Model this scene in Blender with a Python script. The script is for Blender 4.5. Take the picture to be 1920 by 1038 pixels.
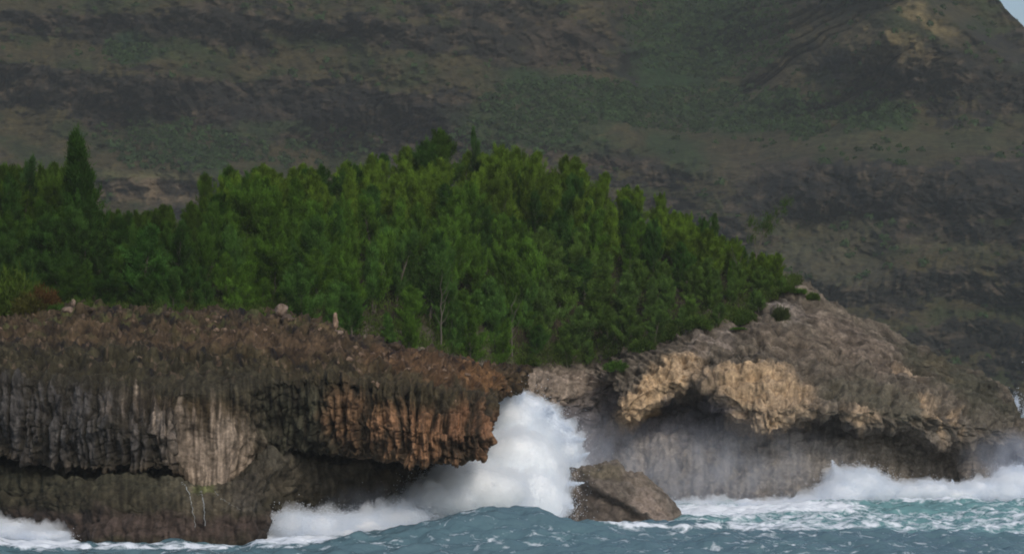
import bpy, math, random
import numpy as np
from mathutils import Vector

for o in list(bpy.data.objects): bpy.data.objects.remove(o)
SC = bpy.context.scene
COL = SC.collection
random.seed(7)
RNG = np.random.default_rng(11)

# ------------------------------------------------------------------ camera
F = 5000.0                       # focal length in photo pixels (1920 wide)
TH = math.atan(196 / F)          # slight upward pitch, horizon at photo row 715
CAM_Z = 12.0
cam = bpy.data.cameras.new('camera')
cam.sensor_width = 36.0
cam.lens = 36.0 * F / 1920
cam.clip_start = 1.0
cam.clip_end = 60000
camo = bpy.data.objects.new('camera', cam)
camo.location = (0, 0, CAM_Z)
camo.rotation_euler = (math.pi / 2 + TH, 0, 0)
COL.objects.link(camo)
SC.camera = camo

# ------------------------------------------------------------------ sky and sun (overcast)
SUN_EL, SUN_AZ = math.radians(40), math.radians(156)   # azimuth clockwise from +Y (the view direction)
w = bpy.data.worlds.new('World'); SC.world = w; w.use_nodes = True
nt = w.node_tree; nt.nodes.clear()
sky = nt.nodes.new('ShaderNodeTexSky'); sky.sky_type = 'NISHITA'; sky.sun_disc = False
sky.sun_elevation = SUN_EL; sky.sun_rotation = SUN_AZ
sky.air_density = 1.0; sky.dust_density = 2.5; sky.ozone_density = 1.0
bg = nt.nodes.new('ShaderNodeBackground'); bg.inputs['Strength'].default_value = 0.10
wo = nt.nodes.new('ShaderNodeOutputWorld')
nt.links.new(sky.outputs[0], bg.inputs[0]); nt.links.new(bg.outputs[0], wo.inputs[0])
sl = bpy.data.lights.new('sun', 'SUN'); sl.energy = 1.3; sl.angle = math.radians(18); sl.color = (1.0, 0.93, 0.84)
so = bpy.data.objects.new('sun', sl)
sd = Vector((math.sin(SUN_AZ) * math.cos(SUN_EL), math.cos(SUN_AZ) * math.cos(SUN_EL), math.sin(SUN_EL)))
so.rotation_euler = sd.to_track_quat('Z', 'Y').to_euler(); so.location = (60, -40, 120)
COL.objects.link(so)
SC.view_settings.view_transform = 'Standard'
SC.view_settings.look = 'None'
SC.view_settings.gamma = 1.0
SC.view_settings.exposure = 0.2
SC.render.engine = 'CYCLES'
SC.cycles.filter_width = 1.9
SC.cycles.volume_bounces = 6
SC.cycles.volume_step_rate = 2.0

# ------------------------------------------------------------------ pixel <-> place
ct, st = math.cos(TH), math.sin(TH)
def at(px, row, D):
    """world point seen at photo pixel (px,row) at distance D (metres along Y)."""
    px, row, D = np.broadcast_arrays(np.asarray(px, float), np.asarray(row, float), np.asarray(D, float))
    dx = (px - 960) / F; dy = (519 - row) / F
    yy = ct - st * dy; zz = st + ct * dy
    k = D / yy
    return np.stack([dx * k, D, CAM_Z + zz * k], -1)
def proj(P):
    v = P - np.array([0, 0, CAM_Z])
    d = v[..., 1] * ct + v[..., 2] * st
    u = -v[..., 1] * st + v[..., 2] * ct
    return 960 + F * v[..., 0] / d, 519 - F * u / d
def water_row(D, z=0.0):
    P = np.stack(np.broadcast_arrays(np.zeros_like(np.asarray(D, float)), D, z), -1)
    return proj(P)[1]
def ip(x, pts):
    a = np.array(pts, float)
    return np.interp(x, a[:, 0], a[:, 1])
def smooth_v(A, wd, axis=1):
    if wd < 2: return A
    k = np.ones(wd) / wd
    pad = [(0, 0)] * A.ndim; pad[axis] = (wd // 2, wd - 1 - wd // 2)
    B = np.pad(A, pad, mode='edge')
    return np.apply_along_axis(lambda r: np.convolve(r, k, 'valid'), axis, B)
def sstep(a, b, x):
    t = np.clip((x - a) / (b - a), 0, 1); return t * t * (3 - 2 * t)

# ------------------------------------------------------------------ noise
_p = np.random.default_rng(3).permutation(256); _p = np.concatenate([_p, _p, _p])
_g = np.random.default_rng(4).normal(size=(256, 3)); _g /= np.linalg.norm(_g, axis=1)[:, None]
def pn(x, y, z):
    x, y, z = np.broadcast_arrays(np.asarray(x, float), np.asarray(y, float), np.asarray(z, float))
    xi, yi, zi = np.floor(x).astype(int), np.floor(y).astype(int), np.floor(z).astype(int)
    xf, yf, zf = x - xi, y - yi, z - zi
    u, v, w_ = [t * t * t * (t * (t * 6 - 15) + 10) for t in (xf, yf, zf)]
    out = np.zeros(x.shape)
    for i in (0, 1):
        for j in (0, 1):
            for k in (0, 1):
                h = _p[_p[_p[(xi + i) & 255] + ((yi + j) & 255)] + ((zi + k) & 255)]
                g = _g[h]
                d = g[..., 0] * (xf - i) + g[..., 1] * (yf - j) + g[..., 2] * (zf - k)
                out += d * (u if i else 1 - u) * (v if j else 1 - v) * (w_ if k else 1 - w_)
    return out * 1.5
def fbm(x, y, z, o=4, l=2.05, g=0.5):
    s = 0; a = 1.0; f = 1.0
    for i in range(o):
        s = s + a * pn(x * f + 17.3 * i, y * f + 5.1 * i, z * f - 9.7 * i); a *= g; f *= l
    return s
def crack(x, y, z, k=16):
    return np.exp(-np.abs(pn(x, y, z)) * k)
def bil(x, y, z, o=2):
    s = 0; a = 1.0; f = 1.0
    for i in range(o):
        s = s + a * np.sqrt(np.abs(pn(x * f + 31 * i, y * f, z * f + 7 * i)) + 1e-4); a *= 0.5; f *= 2.1
    return s

# ------------------------------------------------------------------ materials
def mat(name):
    m = bpy.data.materials.new(name); m.use_nodes = True
    n = m.node_tree; n.nodes.clear()
    out = n.nodes.new('ShaderNodeOutputMaterial')
    return m, n, out
def N(n, t, **kw):
    nd = n.nodes.new(t)
    for k, v in kw.items():
        if hasattr(nd, k): setattr(nd, k, v)
        else: nd.inputs[k].default_value = v
    return nd
def rock_material(name, var=0.45, scale=1.5, bump=0.5, bdist=0.15, rough=0.9, zs=1.0, spec=0.2, fine=9.0):
    m, n, out = mat(name); L = n.links.new
    b = N(n, 'ShaderNodeBsdfPrincipled'); b.inputs['Roughness'].default_value = rough
    b.inputs['Specular IOR Level'].default_value = spec
    at_ = N(n, 'ShaderNodeAttribute', attribute_name='Col')
    geo = N(n, 'ShaderNodeNewGeometry')
    mp = N(n, 'ShaderNodeMapping'); mp.inputs['Scale'].default_value = (1, 1, zs)
    L(geo.outputs['Position'], mp.inputs[0])
    t1 = N(n, 'ShaderNodeTexNoise'); t1.inputs['Scale'].default_value = scale; t1.inputs['Detail'].default_value = 8; t1.inputs['Roughness'].default_value = 0.65
    t2 = N(n, 'ShaderNodeTexNoise'); t2.inputs['Scale'].default_value = scale * fine / 2; t2.inputs['Detail'].default_value = 5; t2.inputs['Roughness'].default_value = 0.7
    L(mp.outputs[0], t1.inputs['Vector']); L(mp.outputs[0], t2.inputs['Vector'])
    mr = N(n, 'ShaderNodeMapRange'); mr.inputs['From Min'].default_value = 0.3; mr.inputs['From Max'].default_value = 0.7
    mr.inputs['To Min'].default_value = 1 - var; mr.inputs['To Max'].default_value = 1 + var
    L(t1.outputs['Fac'], mr.inputs['Value'])
    mr2 = N(n, 'ShaderNodeMapRange'); mr2.inputs['From Min'].default_value = 0.3; mr2.inputs['From Max'].default_value = 0.7
    mr2.inputs['To Min'].default_value = 1 - var * .7; mr2.inputs['To Max'].default_value = 1 + var * .7
    L(t2.outputs['Fac'], mr2.inputs['Value'])
    mu = N(n, 'ShaderNodeMath', operation='MULTIPLY'); L(mr.outputs[0], mu.inputs[0]); L(mr2.outputs[0], mu.inputs[1])
    vm = N(n, 'ShaderNodeVectorMath', operation='SCALE'); L(at_.outputs['Color'], vm.inputs[0]); L(mu.outputs[0], vm.inputs['Scale'])
    L(vm.outputs[0], b.inputs['Base Color'])
    ad = N(n, 'ShaderNodeMath', operation='ADD'); L(t1.outputs['Fac'], ad.inputs[0]); L(t2.outputs['Fac'], ad.inputs[1])
    bp = N(n, 'ShaderNodeBump'); bp.inputs['Strength'].default_value = bump; bp.inputs['Distance'].default_value = bdist
    L(ad.outputs[0], bp.inputs['Height']); L(bp.outputs[0], b.inputs['Normal'])
    L(b.outputs[0], out.inputs[0])
    return m
M = {}
M['lime'] = rock_material('eroded_limestone', 0.5, 1.2, 0.6, 0.16, fine=7)
M['mountain'] = rock_material('mountain_face', 0.55, 0.12, 0.55, 2.0, zs=2.2, fine=7)
M['boulder'] = rock_material('boulder_stone', 0.35, 2.5, 0.6, 0.1)

def leaf_material(name):
    m, n, out = mat(name); L = n.links.new
    oi = N(n, 'ShaderNodeObjectInfo')
    a = N(n, 'ShaderNodeAttribute', attribute_name='tint')
    mr = N(n, 'ShaderNodeMapRange'); mr.inputs['To Min'].default_value = 0.4; mr.inputs['To Max'].default_value = 1.75
    L(a.outputs['Fac'], mr.inputs['Value'])
    vm = N(n, 'ShaderNodeVectorMath', operation='SCALE'); L(oi.outputs['Color'], vm.inputs[0]); L(mr.outputs[0], vm.inputs['Scale'])
    d = N(n, 'ShaderNodeBsdfDiffuse'); t = N(n, 'ShaderNodeBsdfTranslucent')
    L(vm.outputs[0], d.inputs[0])
    v2 = N(n, 'ShaderNodeVectorMath', operation='MULTIPLY'); v2.inputs[1].default_value = (1.1, 1.1, 0.55)
    L(vm.outputs[0], v2.inputs[0]); L(v2.outputs[0], t.inputs[0])
    mx = N(n, 'ShaderNodeMixShader'); mx.inputs[0].default_value = 0.45
    L(d.outputs[0], mx.inputs[1]); L(t.outputs[0], mx.inputs[2]); L(mx.outputs[0], out.inputs[0])
    return m
M['leaf'] = leaf_material('needle_foliage')
def plain(name, c, rough=0.9, spec=0.2):
    m, n, out = mat(name); L = n.links.new
    b = N(n, 'ShaderNodeBsdfPrincipled'); b.inputs['Roughness'].default_value = rough; b.inputs['Specular IOR Level'].default_value = spec
    t = N(n, 'ShaderNodeTexNoise'); t.inputs['Scale'].default_value = 6; t.inputs['Detail'].default_value = 4
    r = N(n, 'ShaderNodeMapRange'); r.inputs['To Min'].default_value = .55; r.inputs['To Max'].default_value = 1.45
    L(t.outputs['Fac'], r.inputs['Value'])
    v = N(n, 'ShaderNodeVectorMath', operation='SCALE'); v.inputs[0].default_value = c; L(r.outputs[0], v.inputs['Scale'])
    L(v.outputs[0], b.inputs['Base Color']); L(b.outputs[0], out.inputs[0])
    return m
M['bark'] = plain('grey_bark', (0.11, 0.098, 0.078))
def spray_material():
    m, n, out = mat('white_spray'); L = n.links.new
    d = N(n, 'ShaderNodeBsdfDiffuse'); d.inputs[0].default_value = (0.86, 0.91, 0.97, 1)
    t = N(n, 'ShaderNodeBsdfTranslucent'); t.inputs[0].default_value = (0.88, 0.93, 0.98, 1)
    mx = N(n, 'ShaderNodeMixShader'); mx.inputs[0].default_value = 0.45
    L(d.outputs[0], mx.inputs[1]); L(t.outputs[0], mx.inputs[2]); L(mx.outputs[0], out.inputs[0])
    return m
M['spray'] = spray_material()
M['trickle'] = plain('thin_running_water', (0.34, 0.37, 0.38), .3, .5)
def foam_core_material():
    m, n, out = mat('dense_foam'); L = n.links.new
    b = N(n, 'ShaderNodeBsdfPrincipled'); b.inputs['Base Color'].default_value = (0.87, 0.935, 1.0, 1)
    b.inputs['Roughness'].default_value = 0.9; b.inputs['Specular IOR Level'].default_value = 0.1
    b.inputs['Subsurface Weight'].default_value = 1.0; b.inputs['Subsurface Radius'].default_value = (1, 1, 1); b.inputs['Subsurface Scale'].default_value = 3.0
    L(b.outputs[0], out.inputs[0])
    return m
M['core'] = foam_core_material()
def water_material():
    m, n, out = mat('sea_water'); L = n.links.new
    b = N(n, 'ShaderNodeBsdfPrincipled'); b.inputs['Roughness'].default_value = 0.22
    b.inputs['IOR'].default_value = 1.33; b.inputs['Specular IOR Level'].default_value = 0.5
    geo = N(n, 'ShaderNodeNewGeometry')
    mp = N(n, 'ShaderNodeMapping'); mp.inputs['Scale'].default_value = (0.8, 1.0, 1.0); L(geo.outputs['Position'], mp.inputs[0])
    a = N(n, 'ShaderNodeAttribute', attribute_name='foam')
    c = N(n, 'ShaderNodeAttribute', attribute_name='Col')
    t = N(n, 'ShaderNodeTexNoise'); t.inputs['Scale'].default_value = 0.9; t.inputs['Detail'].default_value = 9; t.inputs['Roughness'].default_value = 0.68; t.inputs['Distortion'].default_value = 0.6
    L(mp.outputs[0], t.inputs['Vector'])
    # lacy foam where noise falls below the foam amount
    s = N(n, 'ShaderNodeMath', operation='SUBTRACT'); 
    mr = N(n, 'ShaderNodeMapRange'); mr.inputs['From Min'].default_value = 0.28; mr.inputs['From Max'].default_value = 0.72
    L(t.outputs['Fac'], mr.inputs['Value'])
    L(a.outputs['Fac'], s.inputs[0]); L(mr.outputs[0], s.inputs[1])
    f = N(n, 'ShaderNodeMapRange'); f.inputs['From Min'].default_value = -0.12; f.inputs['From Max'].default_value = 0.22
    L(s.outputs[0], f.inputs['Value'])
    mx = N(n, 'ShaderNodeMix', data_type='RGBA'); L(f.outputs[0], mx.inputs[0]); L(c.outputs['Color'], mx.inputs[6]); mx.inputs[7].default_value = (0.78, 0.84, 0.90, 1)
    L(mx.outputs[2], b.inputs['Base Color'])
    rr = N(n, 'ShaderNodeMapRange'); rr.inputs['To Min'].default_value = 0.25; rr.inputs['To Max'].default_value = 0.85
    L(f.outputs[0], rr.inputs['Value']); L(rr.outputs[0], b.inputs['Roughness'])
    t2 = N(n, 'ShaderNodeTexNoise'); t2.inputs['Scale'].default_value = 2.2; t2.inputs['Detail'].default_value = 6; t2.inputs['Roughness'].default_value = 0.6
    L(mp.outputs[0], t2.inputs['Vector'])
    bp = N(n, 'ShaderNodeBump'); bp.inputs['Strength'].default_value = 0.8; bp.inputs['Distance'].default_value = 0.2
    L(t2.outputs['Fac'], bp.inputs['Height']); L(bp.outputs[0], b.inputs['Normal'])
    L(b.outputs[0], out.inputs[0])
    return m
M['water'] = water_material()

# ------------------------------------------------------------------ object helpers
def tag(o, label=None, cat=None, group=None, kind=None):
    if label: o['label'] = label
    if cat: o['category'] = cat
    if group: o['group'] = group
    if kind: o['kind'] = kind
    return o
def link(o, parent=None):
    COL.objects.link(o)
    if parent is not None: o.parent = parent
    return o
def empty(name, loc, rz=0):
    o = bpy.data.objects.new(name, None); o.location = loc; o.rotation_euler = (0, 0, rz); o.empty_display_size = .3
    return link(o)
def mesh_np(name, V, Fc, material, parent=None, col=None, attrs=None, smooth=True):
    """V (n,3); Fc (m,k) array of faces."""
    me = bpy.data.meshes.new(name)
    V = np.ascontiguousarray(V, np.float32); Fc = np.ascontiguousarray(Fc, np.int32)
    m, k = Fc.shape
    me.vertices.add(len(V)); me.vertices.foreach_set('co', V.ravel())
    me.loops.add(m * k); me.loops.foreach_set('vertex_index', Fc.ravel())
    me.polygons.add(m); me.polygons.foreach_set('loop_start', np.arange(0, m * k, k, dtype=np.int32))
    me.polygons.foreach_set('use_smooth', np.full(m, smooth, bool))
    me.update(calc_edges=True)
    if col is not None:
        a = me.color_attributes.new('Col', 'FLOAT_COLOR', 'POINT')
        c4 = np.ones((len(V), 4), np.float32); c4[:, :3] = col.reshape(-1, 3); a.data.foreach_set('color', c4.ravel())
    for nm, arr in (attrs or {}).items():
        a = me.attributes.new(nm, 'FLOAT', 'POINT'); a.data.foreach_set('value', np.ascontiguousarray(arr, np.float32).ravel())
    me.materials.append(material)
    return link(bpy.data.objects.new(name, me), parent)
def grid_faces(a, b):
    i = np.arange(a - 1)[:, None] * b + np.arange(b - 1)[None, :]
    return np.stack([i, i + b, i + b + 1, i + 1], -1).reshape(-1, 4)
def grid_normals(P):
    du = np.gradient(P, axis=0); dv = np.gradient(P, axis=1)
    n = np.cross(du, dv); n /= np.linalg.norm(n, axis=-1)[..., None] + 1e-9
    return n
def patch(S, nu, nv, sm=9, weights=None):
    """S (stations, keys, 3) -> dense grid (nu, nv, 3); weights = relative share of rows per key interval"""
    S = np.asarray(S, float)
    mid = S[:, S.shape[1] // 2]
    t = np.concatenate([[0], np.cumsum(np.linalg.norm(np.diff(S, axis=0), axis=-1).mean(1))]); t /= t[-1]
    tu = np.linspace(0, 1, nu)
    A = np.stack([np.stack([np.interp(tu, t, S[:, k, c]) for c in range(3)], -1) for k in range(S.shape[1])], 1)
    w_ = np.array(weights if weights else [1] * (S.shape[1] - 1), float)
    kt = np.concatenate([[0], np.cumsum(w_)]); kt /= kt[-1]
    tv = np.linspace(0, 1, nv); kv = np.interp(tv, kt, np.arange(S.shape[1]))
    k0 = np.minimum(kv.astype(int), S.shape[1] - 2); f = (kv - k0)[None, :, None]
    G = A[:, k0] * (1 - f) + A[:, k0 + 1] * f
    G = smooth_v(G, sm); G = smooth_v(G, max(sm // 2, 1))
    G = smooth_v(G, 5, 0)
    return G, kv
def paint(px, row, base, blobs, warp=18, wf=0.02, seed=0.0):
    """blend zones of rock / plant colour and painted shade into one another: blobs = (cx, cy, rx, ry, rot_deg, colour, strength)"""
    wx = warp * fbm(px * wf, row * wf, seed + 0 * px, 4); wy = warp * fbm(px * wf + 40, row * wf, seed + 3 + 0 * px, 4)
    X = px + wx; Y = row + wy
    C = np.broadcast_to(np.array(base, float), px.shape + (3,)).copy()
    for (cx, cy, rx, ry, rot, c, s) in blobs:
        r = math.radians(rot); dx = X - cx; dy = Y - cy
        u = (dx * math.cos(r) + dy * math.sin(r)) / rx; v = (-dx * math.sin(r) + dy * math.cos(r)) / ry
        m = s * (1 - sstep(0.6, 1.25, np.sqrt(u * u + v * v)))
        C = C * (1 - m[..., None]) + np.array(c) * m[..., None]
    return C

# ================================================================== MOUNTAIN
def build_mountain():
    nu, nv = 900, 620
    px = np.linspace(-260, 2200, nu)[:, None] + np.zeros((1, nv))
    row = np.linspace(800, -160, nv)[None, :] + np.zeros((nu, 1))
    X, Y = px, row
    wx = 40 * fbm(X / 160, Y / 120, 0.3, 3); wy = 30 * fbm(X / 240, Y / 150, 5.3, 4)
    U = X + wx; V = Y + wy
    # stratified steepness 0 (gentle grass) .. 1 (cliff)
    st_ = 0.42 + 0.55 * fbm(U / 170, V / 45, 2.2, 4) + 0.22 * fbm(U / 50, V / 16, 8.2, 3) + 0.30 * fbm(U / 110, V / 8, 3.7, 3)
    def band(pts, th, s, soft=0.65):
        nonlocal st_
        a = np.array(pts, float); yc = np.interp(U, a[:, 0], a[:, 1])
        e = sstep(a[0, 0] - 60, a[0, 0] + 40, U) * (1 - sstep(a[-1, 0] - 40, a[-1, 0] + 60, U))
        m = .95 * e * (1 - sstep(th * (1 - soft), th * (1 + soft), np.abs(V - yc)))
        st_ = st_ * (1 - m) + s * m
    # gentle slopes
    band([(-300, 260), (0, 265), (250, 280), (420, 330), (700, 330)], 55, 0.12)
    band([(380, 105), (560, 92), (760, 115), (860, 150)], 22, 0.15)
    band([(130, 95), (260, 100), (400, 110)], 28, 0.2)
    band([(-300, 110), (120, 118)], 16, 0.25)
    band([(330, 150), (560, 138), (860, 160)], 12, 0.2)
    band([(860, 185), (1200, 230), (1700, 230)], 55, 0.15)
    band([(1180, 70), (1480, 70)], 90, 0.2)
    band([(1250, 275), (1560, 262), (1900, 262)], 22, 0.15)
    band([(1280, 60), (1620, 50), (1800, 80)], 40, 0.3)
    band([(1460, 425), (1660, 420)], 20, 0.25)
    band([(1440, 490), (1700, 500), (1900, 480)], 26, 0.3)
    band([(1560, 590), (1960, 600)], 16, 0.35)
    # cliffs
    band([(-300, 20), (120, 30), (250, 40)], 14, 0.9)
    band([(215, 48), (330, 45), (430, 60), (520, 95)], 30, 1.0)
    band([(500, 42), (700, 60), (900, 72)], 16, 0.85)
    band([(-300, 150), (80, 140), (170, 160)], 20, 0.95)
    band([(-300, 185), (60, 182), (240, 195)], 16, 0.8)
    band([(200, 180), (330, 195), (600, 208), (860, 205)], 36, 1.0)
    band([(880, 60), (1000, 90), (1150, 100)], 45, 0.75)
    band([(1060, 285), (1230, 305)], 18, 0.9)
    band([(1640, 130), (1800, 150), (2200, 190)], 45, 0.85)
    band([(1500, 310), (1700, 320), (2200, 320)], 16, 0.8)
    band([(1440, 345), (1600, 360), (2200, 370)], 36, 1.0)
    band([(1380, 390), (1480, 400), (1560, 395)], 20, 0.85)
    band([(1640, 440), (2200, 430)], 20, 0.8)
    band([(1500, 545), (1800, 540), (2200, 545)], 18, 0.85)
    band([(1640, 640), (2200, 650)], 30, 0.9)
    band([(180, 350), (300, 352), (400, 362)], 16, 0.9)
    st_ = np.clip(st_, 0, 1)
    dz = (row[0, 0] - row[0, 1]) / F * 1150
    cot = 0.12 + 2.3 * (1 - st_) ** 1.5
    Dp = np.cumsum(cot * dz, axis=1)
    Dl = Dp - smooth_v(Dp, 61, 1)                     # the terraces themselves stay crisp
    Dp = 1000 + smooth_v(smooth_v(Dp, 91, 0), 61, 0) + smooth_v(Dl, 5, 0) * 1.0
    # spurs and the valley
    Dp += 90 * np.exp(-((X - 1330 + 0.2 * Y) / 180) ** 2) * sstep(330, 60, Y)
    Dp += 60 * sstep(1140, 1200, X - 0.15 * Y + 20 * fbm(X / 60, Y / 60, 1.0, 3)) * sstep(330, 200, Y)
    Dp -= 50 * np.exp(-((X - 1650) / 170) ** 2) * sstep(420, 60, Y)
    Dp += 60 * sstep(1730, 1790, X - 1.35 * Y) * sstep(200, 60, Y)
    Dp -= 60 * sstep(1200, 1500, X) * sstep(240, 400, Y)
    Dp += 26 * fbm(X / 210, Y / 260, 3.3, 3)
    gul = bil(U / 24, Y / 110, 4.4, 3)                # vertical ribs and gullies
    Dp -= (1.5 + 5 * st_) * (gul - 0.6)
    diag = bil((X + 1.7 * Y) / 150 + .4 * fbm(X / 120, Y / 120, 2, 2), (Y - .3 * X) / 500, 2.7, 2)
    mid = sstep(1130, 1230, X) * sstep(1760, 1650, X) * sstep(330, 230, Y) + .5 * sstep(330, 250, Y) * 0
    Dp -= 26 * mid * (diag - .7)
    diag2 = bil((X - 2.2 * Y) / 190, (Y + .4 * X) / 600, 5.7, 2)
    Dp -= 5 * (1 - mid) * (diag2 - .7)
    Dp -= 3 * fbm(X / 18, Y / 14, 1.7, 3)
    ridge = ip(px[:, :1], [(-300, -400), (1700, -300), (1820, -60), (1866, -8), (1885, 14), (1905, 34), (1925, 56), (1960, 80), (2010, 120), (2080, 200), (2200, 330)]) + 6 * fbm(px[:, :1] / 25, 0, 0, 3)
    over = np.clip(ridge - row, 0, None)
    rr = np.maximum(row, ridge) ; Dp += over * 6
    P = at(px, rr + over * 0.6, Dp)
    rk = (0.075, 0.064, 0.062); rk2 = (0.025, 0.024, 0.024)
    gr = np.array((0.088, 0.088, 0.050)); ck = np.array(rk)
    mix = sstep(0.42, 0.60, st_ + 0.30 * fbm(X / 16, Y / 12, 6.6, 3))[..., None]
    brown = sstep(-0.1, 0.5, fbm(X / 40, Y / 22, 9.1, 4))[..., None]
    rockc = np.array(rk2) * (1 - brown) + np.array((0.105, 0.083, 0.072)) * brown
    deep = sstep(0.8, 1.0, st_)[..., None]
    rockc = rockc * (1 - .55 * deep) + np.array((0.016, 0.016, 0.020)) * .55 * deep
    grn = sstep(-0.2, 0.5, fbm(X / 90, Y / 40, 2.9, 4))[..., None]
    grc = np.array((0.088, 0.076, 0.044)) * (1 - grn) + np.array((0.048, 0.062, 0.028)) * grn
    C = (grc * (1 - mix) + rockc * mix)
    G1 = (0.026, 0.078, 0.026); G2 = (0.040, 0.078, 0.030); T1 = (0.165, 0.130, 0.080); T2 = (0.25, 0.20, 0.12)
    blobs = [
        (1330, 60, 150, 85, -10, G1, .85), (1060, 180, 150, 40, 15, G1, .6), (1330, 200, 180, 45, 5, G1, .8),
        (1230, 160, 60, 60, 0, G1, .7), (1640, 215, 75, 26, 10, G1, .8), (240, 92, 42, 26, 15, (0.024, 0.068, 0.036), .95),
        (1010, 245, 170, 40, 10, G2, .75), (1270, 130, 100, 60, 0, G1, .6), (320, 90, 90, 22, 10, G2, .5), (590, 78, 90, 12, 5, G2, .6), (340, 275, 110, 26, 30, G1, .6), (500, 240, 90, 18, 0, G2, .6),
        (1510, 238, 34, 18, 0, G1, .9), (930, 120, 20, 60, 0, rk2, .3), (1270, 285, 70, 30, 30, G2, .8),
        (1590, 66, 190, 34, 16, T1, .7), (1755, 48, 15, 90, -57, T2, .95), (1500, 120, 180, 20, -30, T1, .5), (1250, 205, 170, 9, -22, T1, .45), (1400, 130, 120, 8, -28, T1, .4), (1170, 110, 10, 90, -15, rk2, .8), (1120, 40, 60, 14, 40, T1, .4), (1700, 75, 60, 14, 20, T2, .55), (1450, 75, 100, 20, -30, T1, .5),
        (1850, 95, 100, 35, 20, rk2, .6),
        (1700, 265, 230, 20, 0, (0.095, 0.094, 0.055), .7),
        (1560, 440, 110, 40, 0, (0.115, 0.110, 0.080), .5), (1560, 500, 130, 40, 10, (0.125, 0.118, 0.092), .6),
        (1750, 460, 120, 18, 0, (0.15, 0.13, 0.10), .5),
        (285, 358, 100, 24, 2, (0.25, 0.19, 0.15), .85), (250, 352, 26, 8, 0, rk2, .8), (345, 356, 24, 6, 10, rk2, .7), (205, 372, 26, 6, 10, rk2, .6), (300, 376, 70, 6, 6, rk2, .6),
        (280, 333, 110, 7, 3, (0.17, 0.16, 0.09), .7),
        (1100, 300, 110, 14, 8, (0.12, 0.09, 0.075), .6), (1060, 90, 90, 60, 20, (0.09, 0.068, 0.058), .5),
        (1420, 310, 110, 30, -5, (0.12, 0.098, 0.08), .45)]
    C = paint(px, row, (0, 0, 0), [], 0) + C
    C2 = C
    tmp = paint(px, row, (0, 0, 0), [b[:5] + ((1, 1, 1),) + (b[6],) for b in []], 0)
    # apply the coloured zones over the rock
    wx = 22 * fbm(px / 45, row / 30, 1.5, 4); wy = 12 * fbm(px / 45, row / 30, 7.5, 4)
    XX = px + wx; YY = row + wy
    for (cx, cy, rx, ry, rot, c, s) in blobs:
        r = math.radians(rot); dx = XX - cx; dy = YY - cy
        u = (dx * math.cos(r) + dy * math.sin(r)) / rx; v = (-dx * math.sin(r) + dy * math.cos(r)) / ry
        m = s * (1 - sstep(0.55, 1.3, np.sqrt(u * u + v * v)))[..., None]
        C2 = C2 * (1 - m) + np.array(c) * m
    C2 = C2 * .50 * np.array((1.06, 1.05, .80))
    o = mesh_np('mountain', P.reshape(-1, 3), grid_faces(nu, nv), M['mountain'], None, C2)
    tag(o, 'dark stratified volcanic mountainside with green gullies filling the background', None, None, 'structure')
    return P, px, row, st_
MP, Mpx, Mrow, Mst = build_mountain()

# ================================================================== RIGHT HEADLAND AND WOODED HILL
def hill(px, t):
    """ground of the wooded hill: px photo column, t 0 (tree edge) .. 1 (crest) -> world"""
    rf = ip(px, [(-300, 585), (0, 578), (300, 592), (520, 600), (650, 625), (800, 662), (950, 690), (1050, 684), (1150, 672), (1250, 636), (1330, 610), (1400, 596), (1450, 560), (1500, 533), (1560, 572), (1620, 602), (1690, 636), (1780, 682), (1850, 708), (1880, 737), (1900, 768), (1920, 806), (1945, 870), (1970, 925)])
    Df = ip(px, [(-300, 240), (600, 240), (800, 248), (950, 266), (1100, 276), (1200, 272), (1300, 271), (1500, 283), (1700, 283), (1970, 292)])
    rc = ip(px, [(-300, 470), (0, 455), (240, 470), (430, 430), (550, 420), (700, 392), (830, 372), (950, 385), (1050, 395), (1150, 418), (1250, 450), (1330, 488), (1400, 515), (1450, 526), (1500, 528), (1560, 569), (1620, 600), (1690, 634), (1780, 680), (1850, 706), (1880, 735), (1900, 766), (1920, 804), (1945, 868), (1970, 923)])
    Dc = ip(px, [(-300, 262), (300, 268), (550, 285), (830, 300), (1150, 302), (1330, 300), (1500, 290), (1700, 287), (1970, 294)])
    A = at(px, rf, Df); B = at(px, rc, Dc)
    t = np.asarray(t)[..., None]
    P = A * (1 - t) + B * t
    P[..., 2] += 1.2 * (t * (1 - t) * 4)[..., 0] * np.clip((1500 - np.asarray(px)) / 300, 0, 1)
    return P
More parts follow.
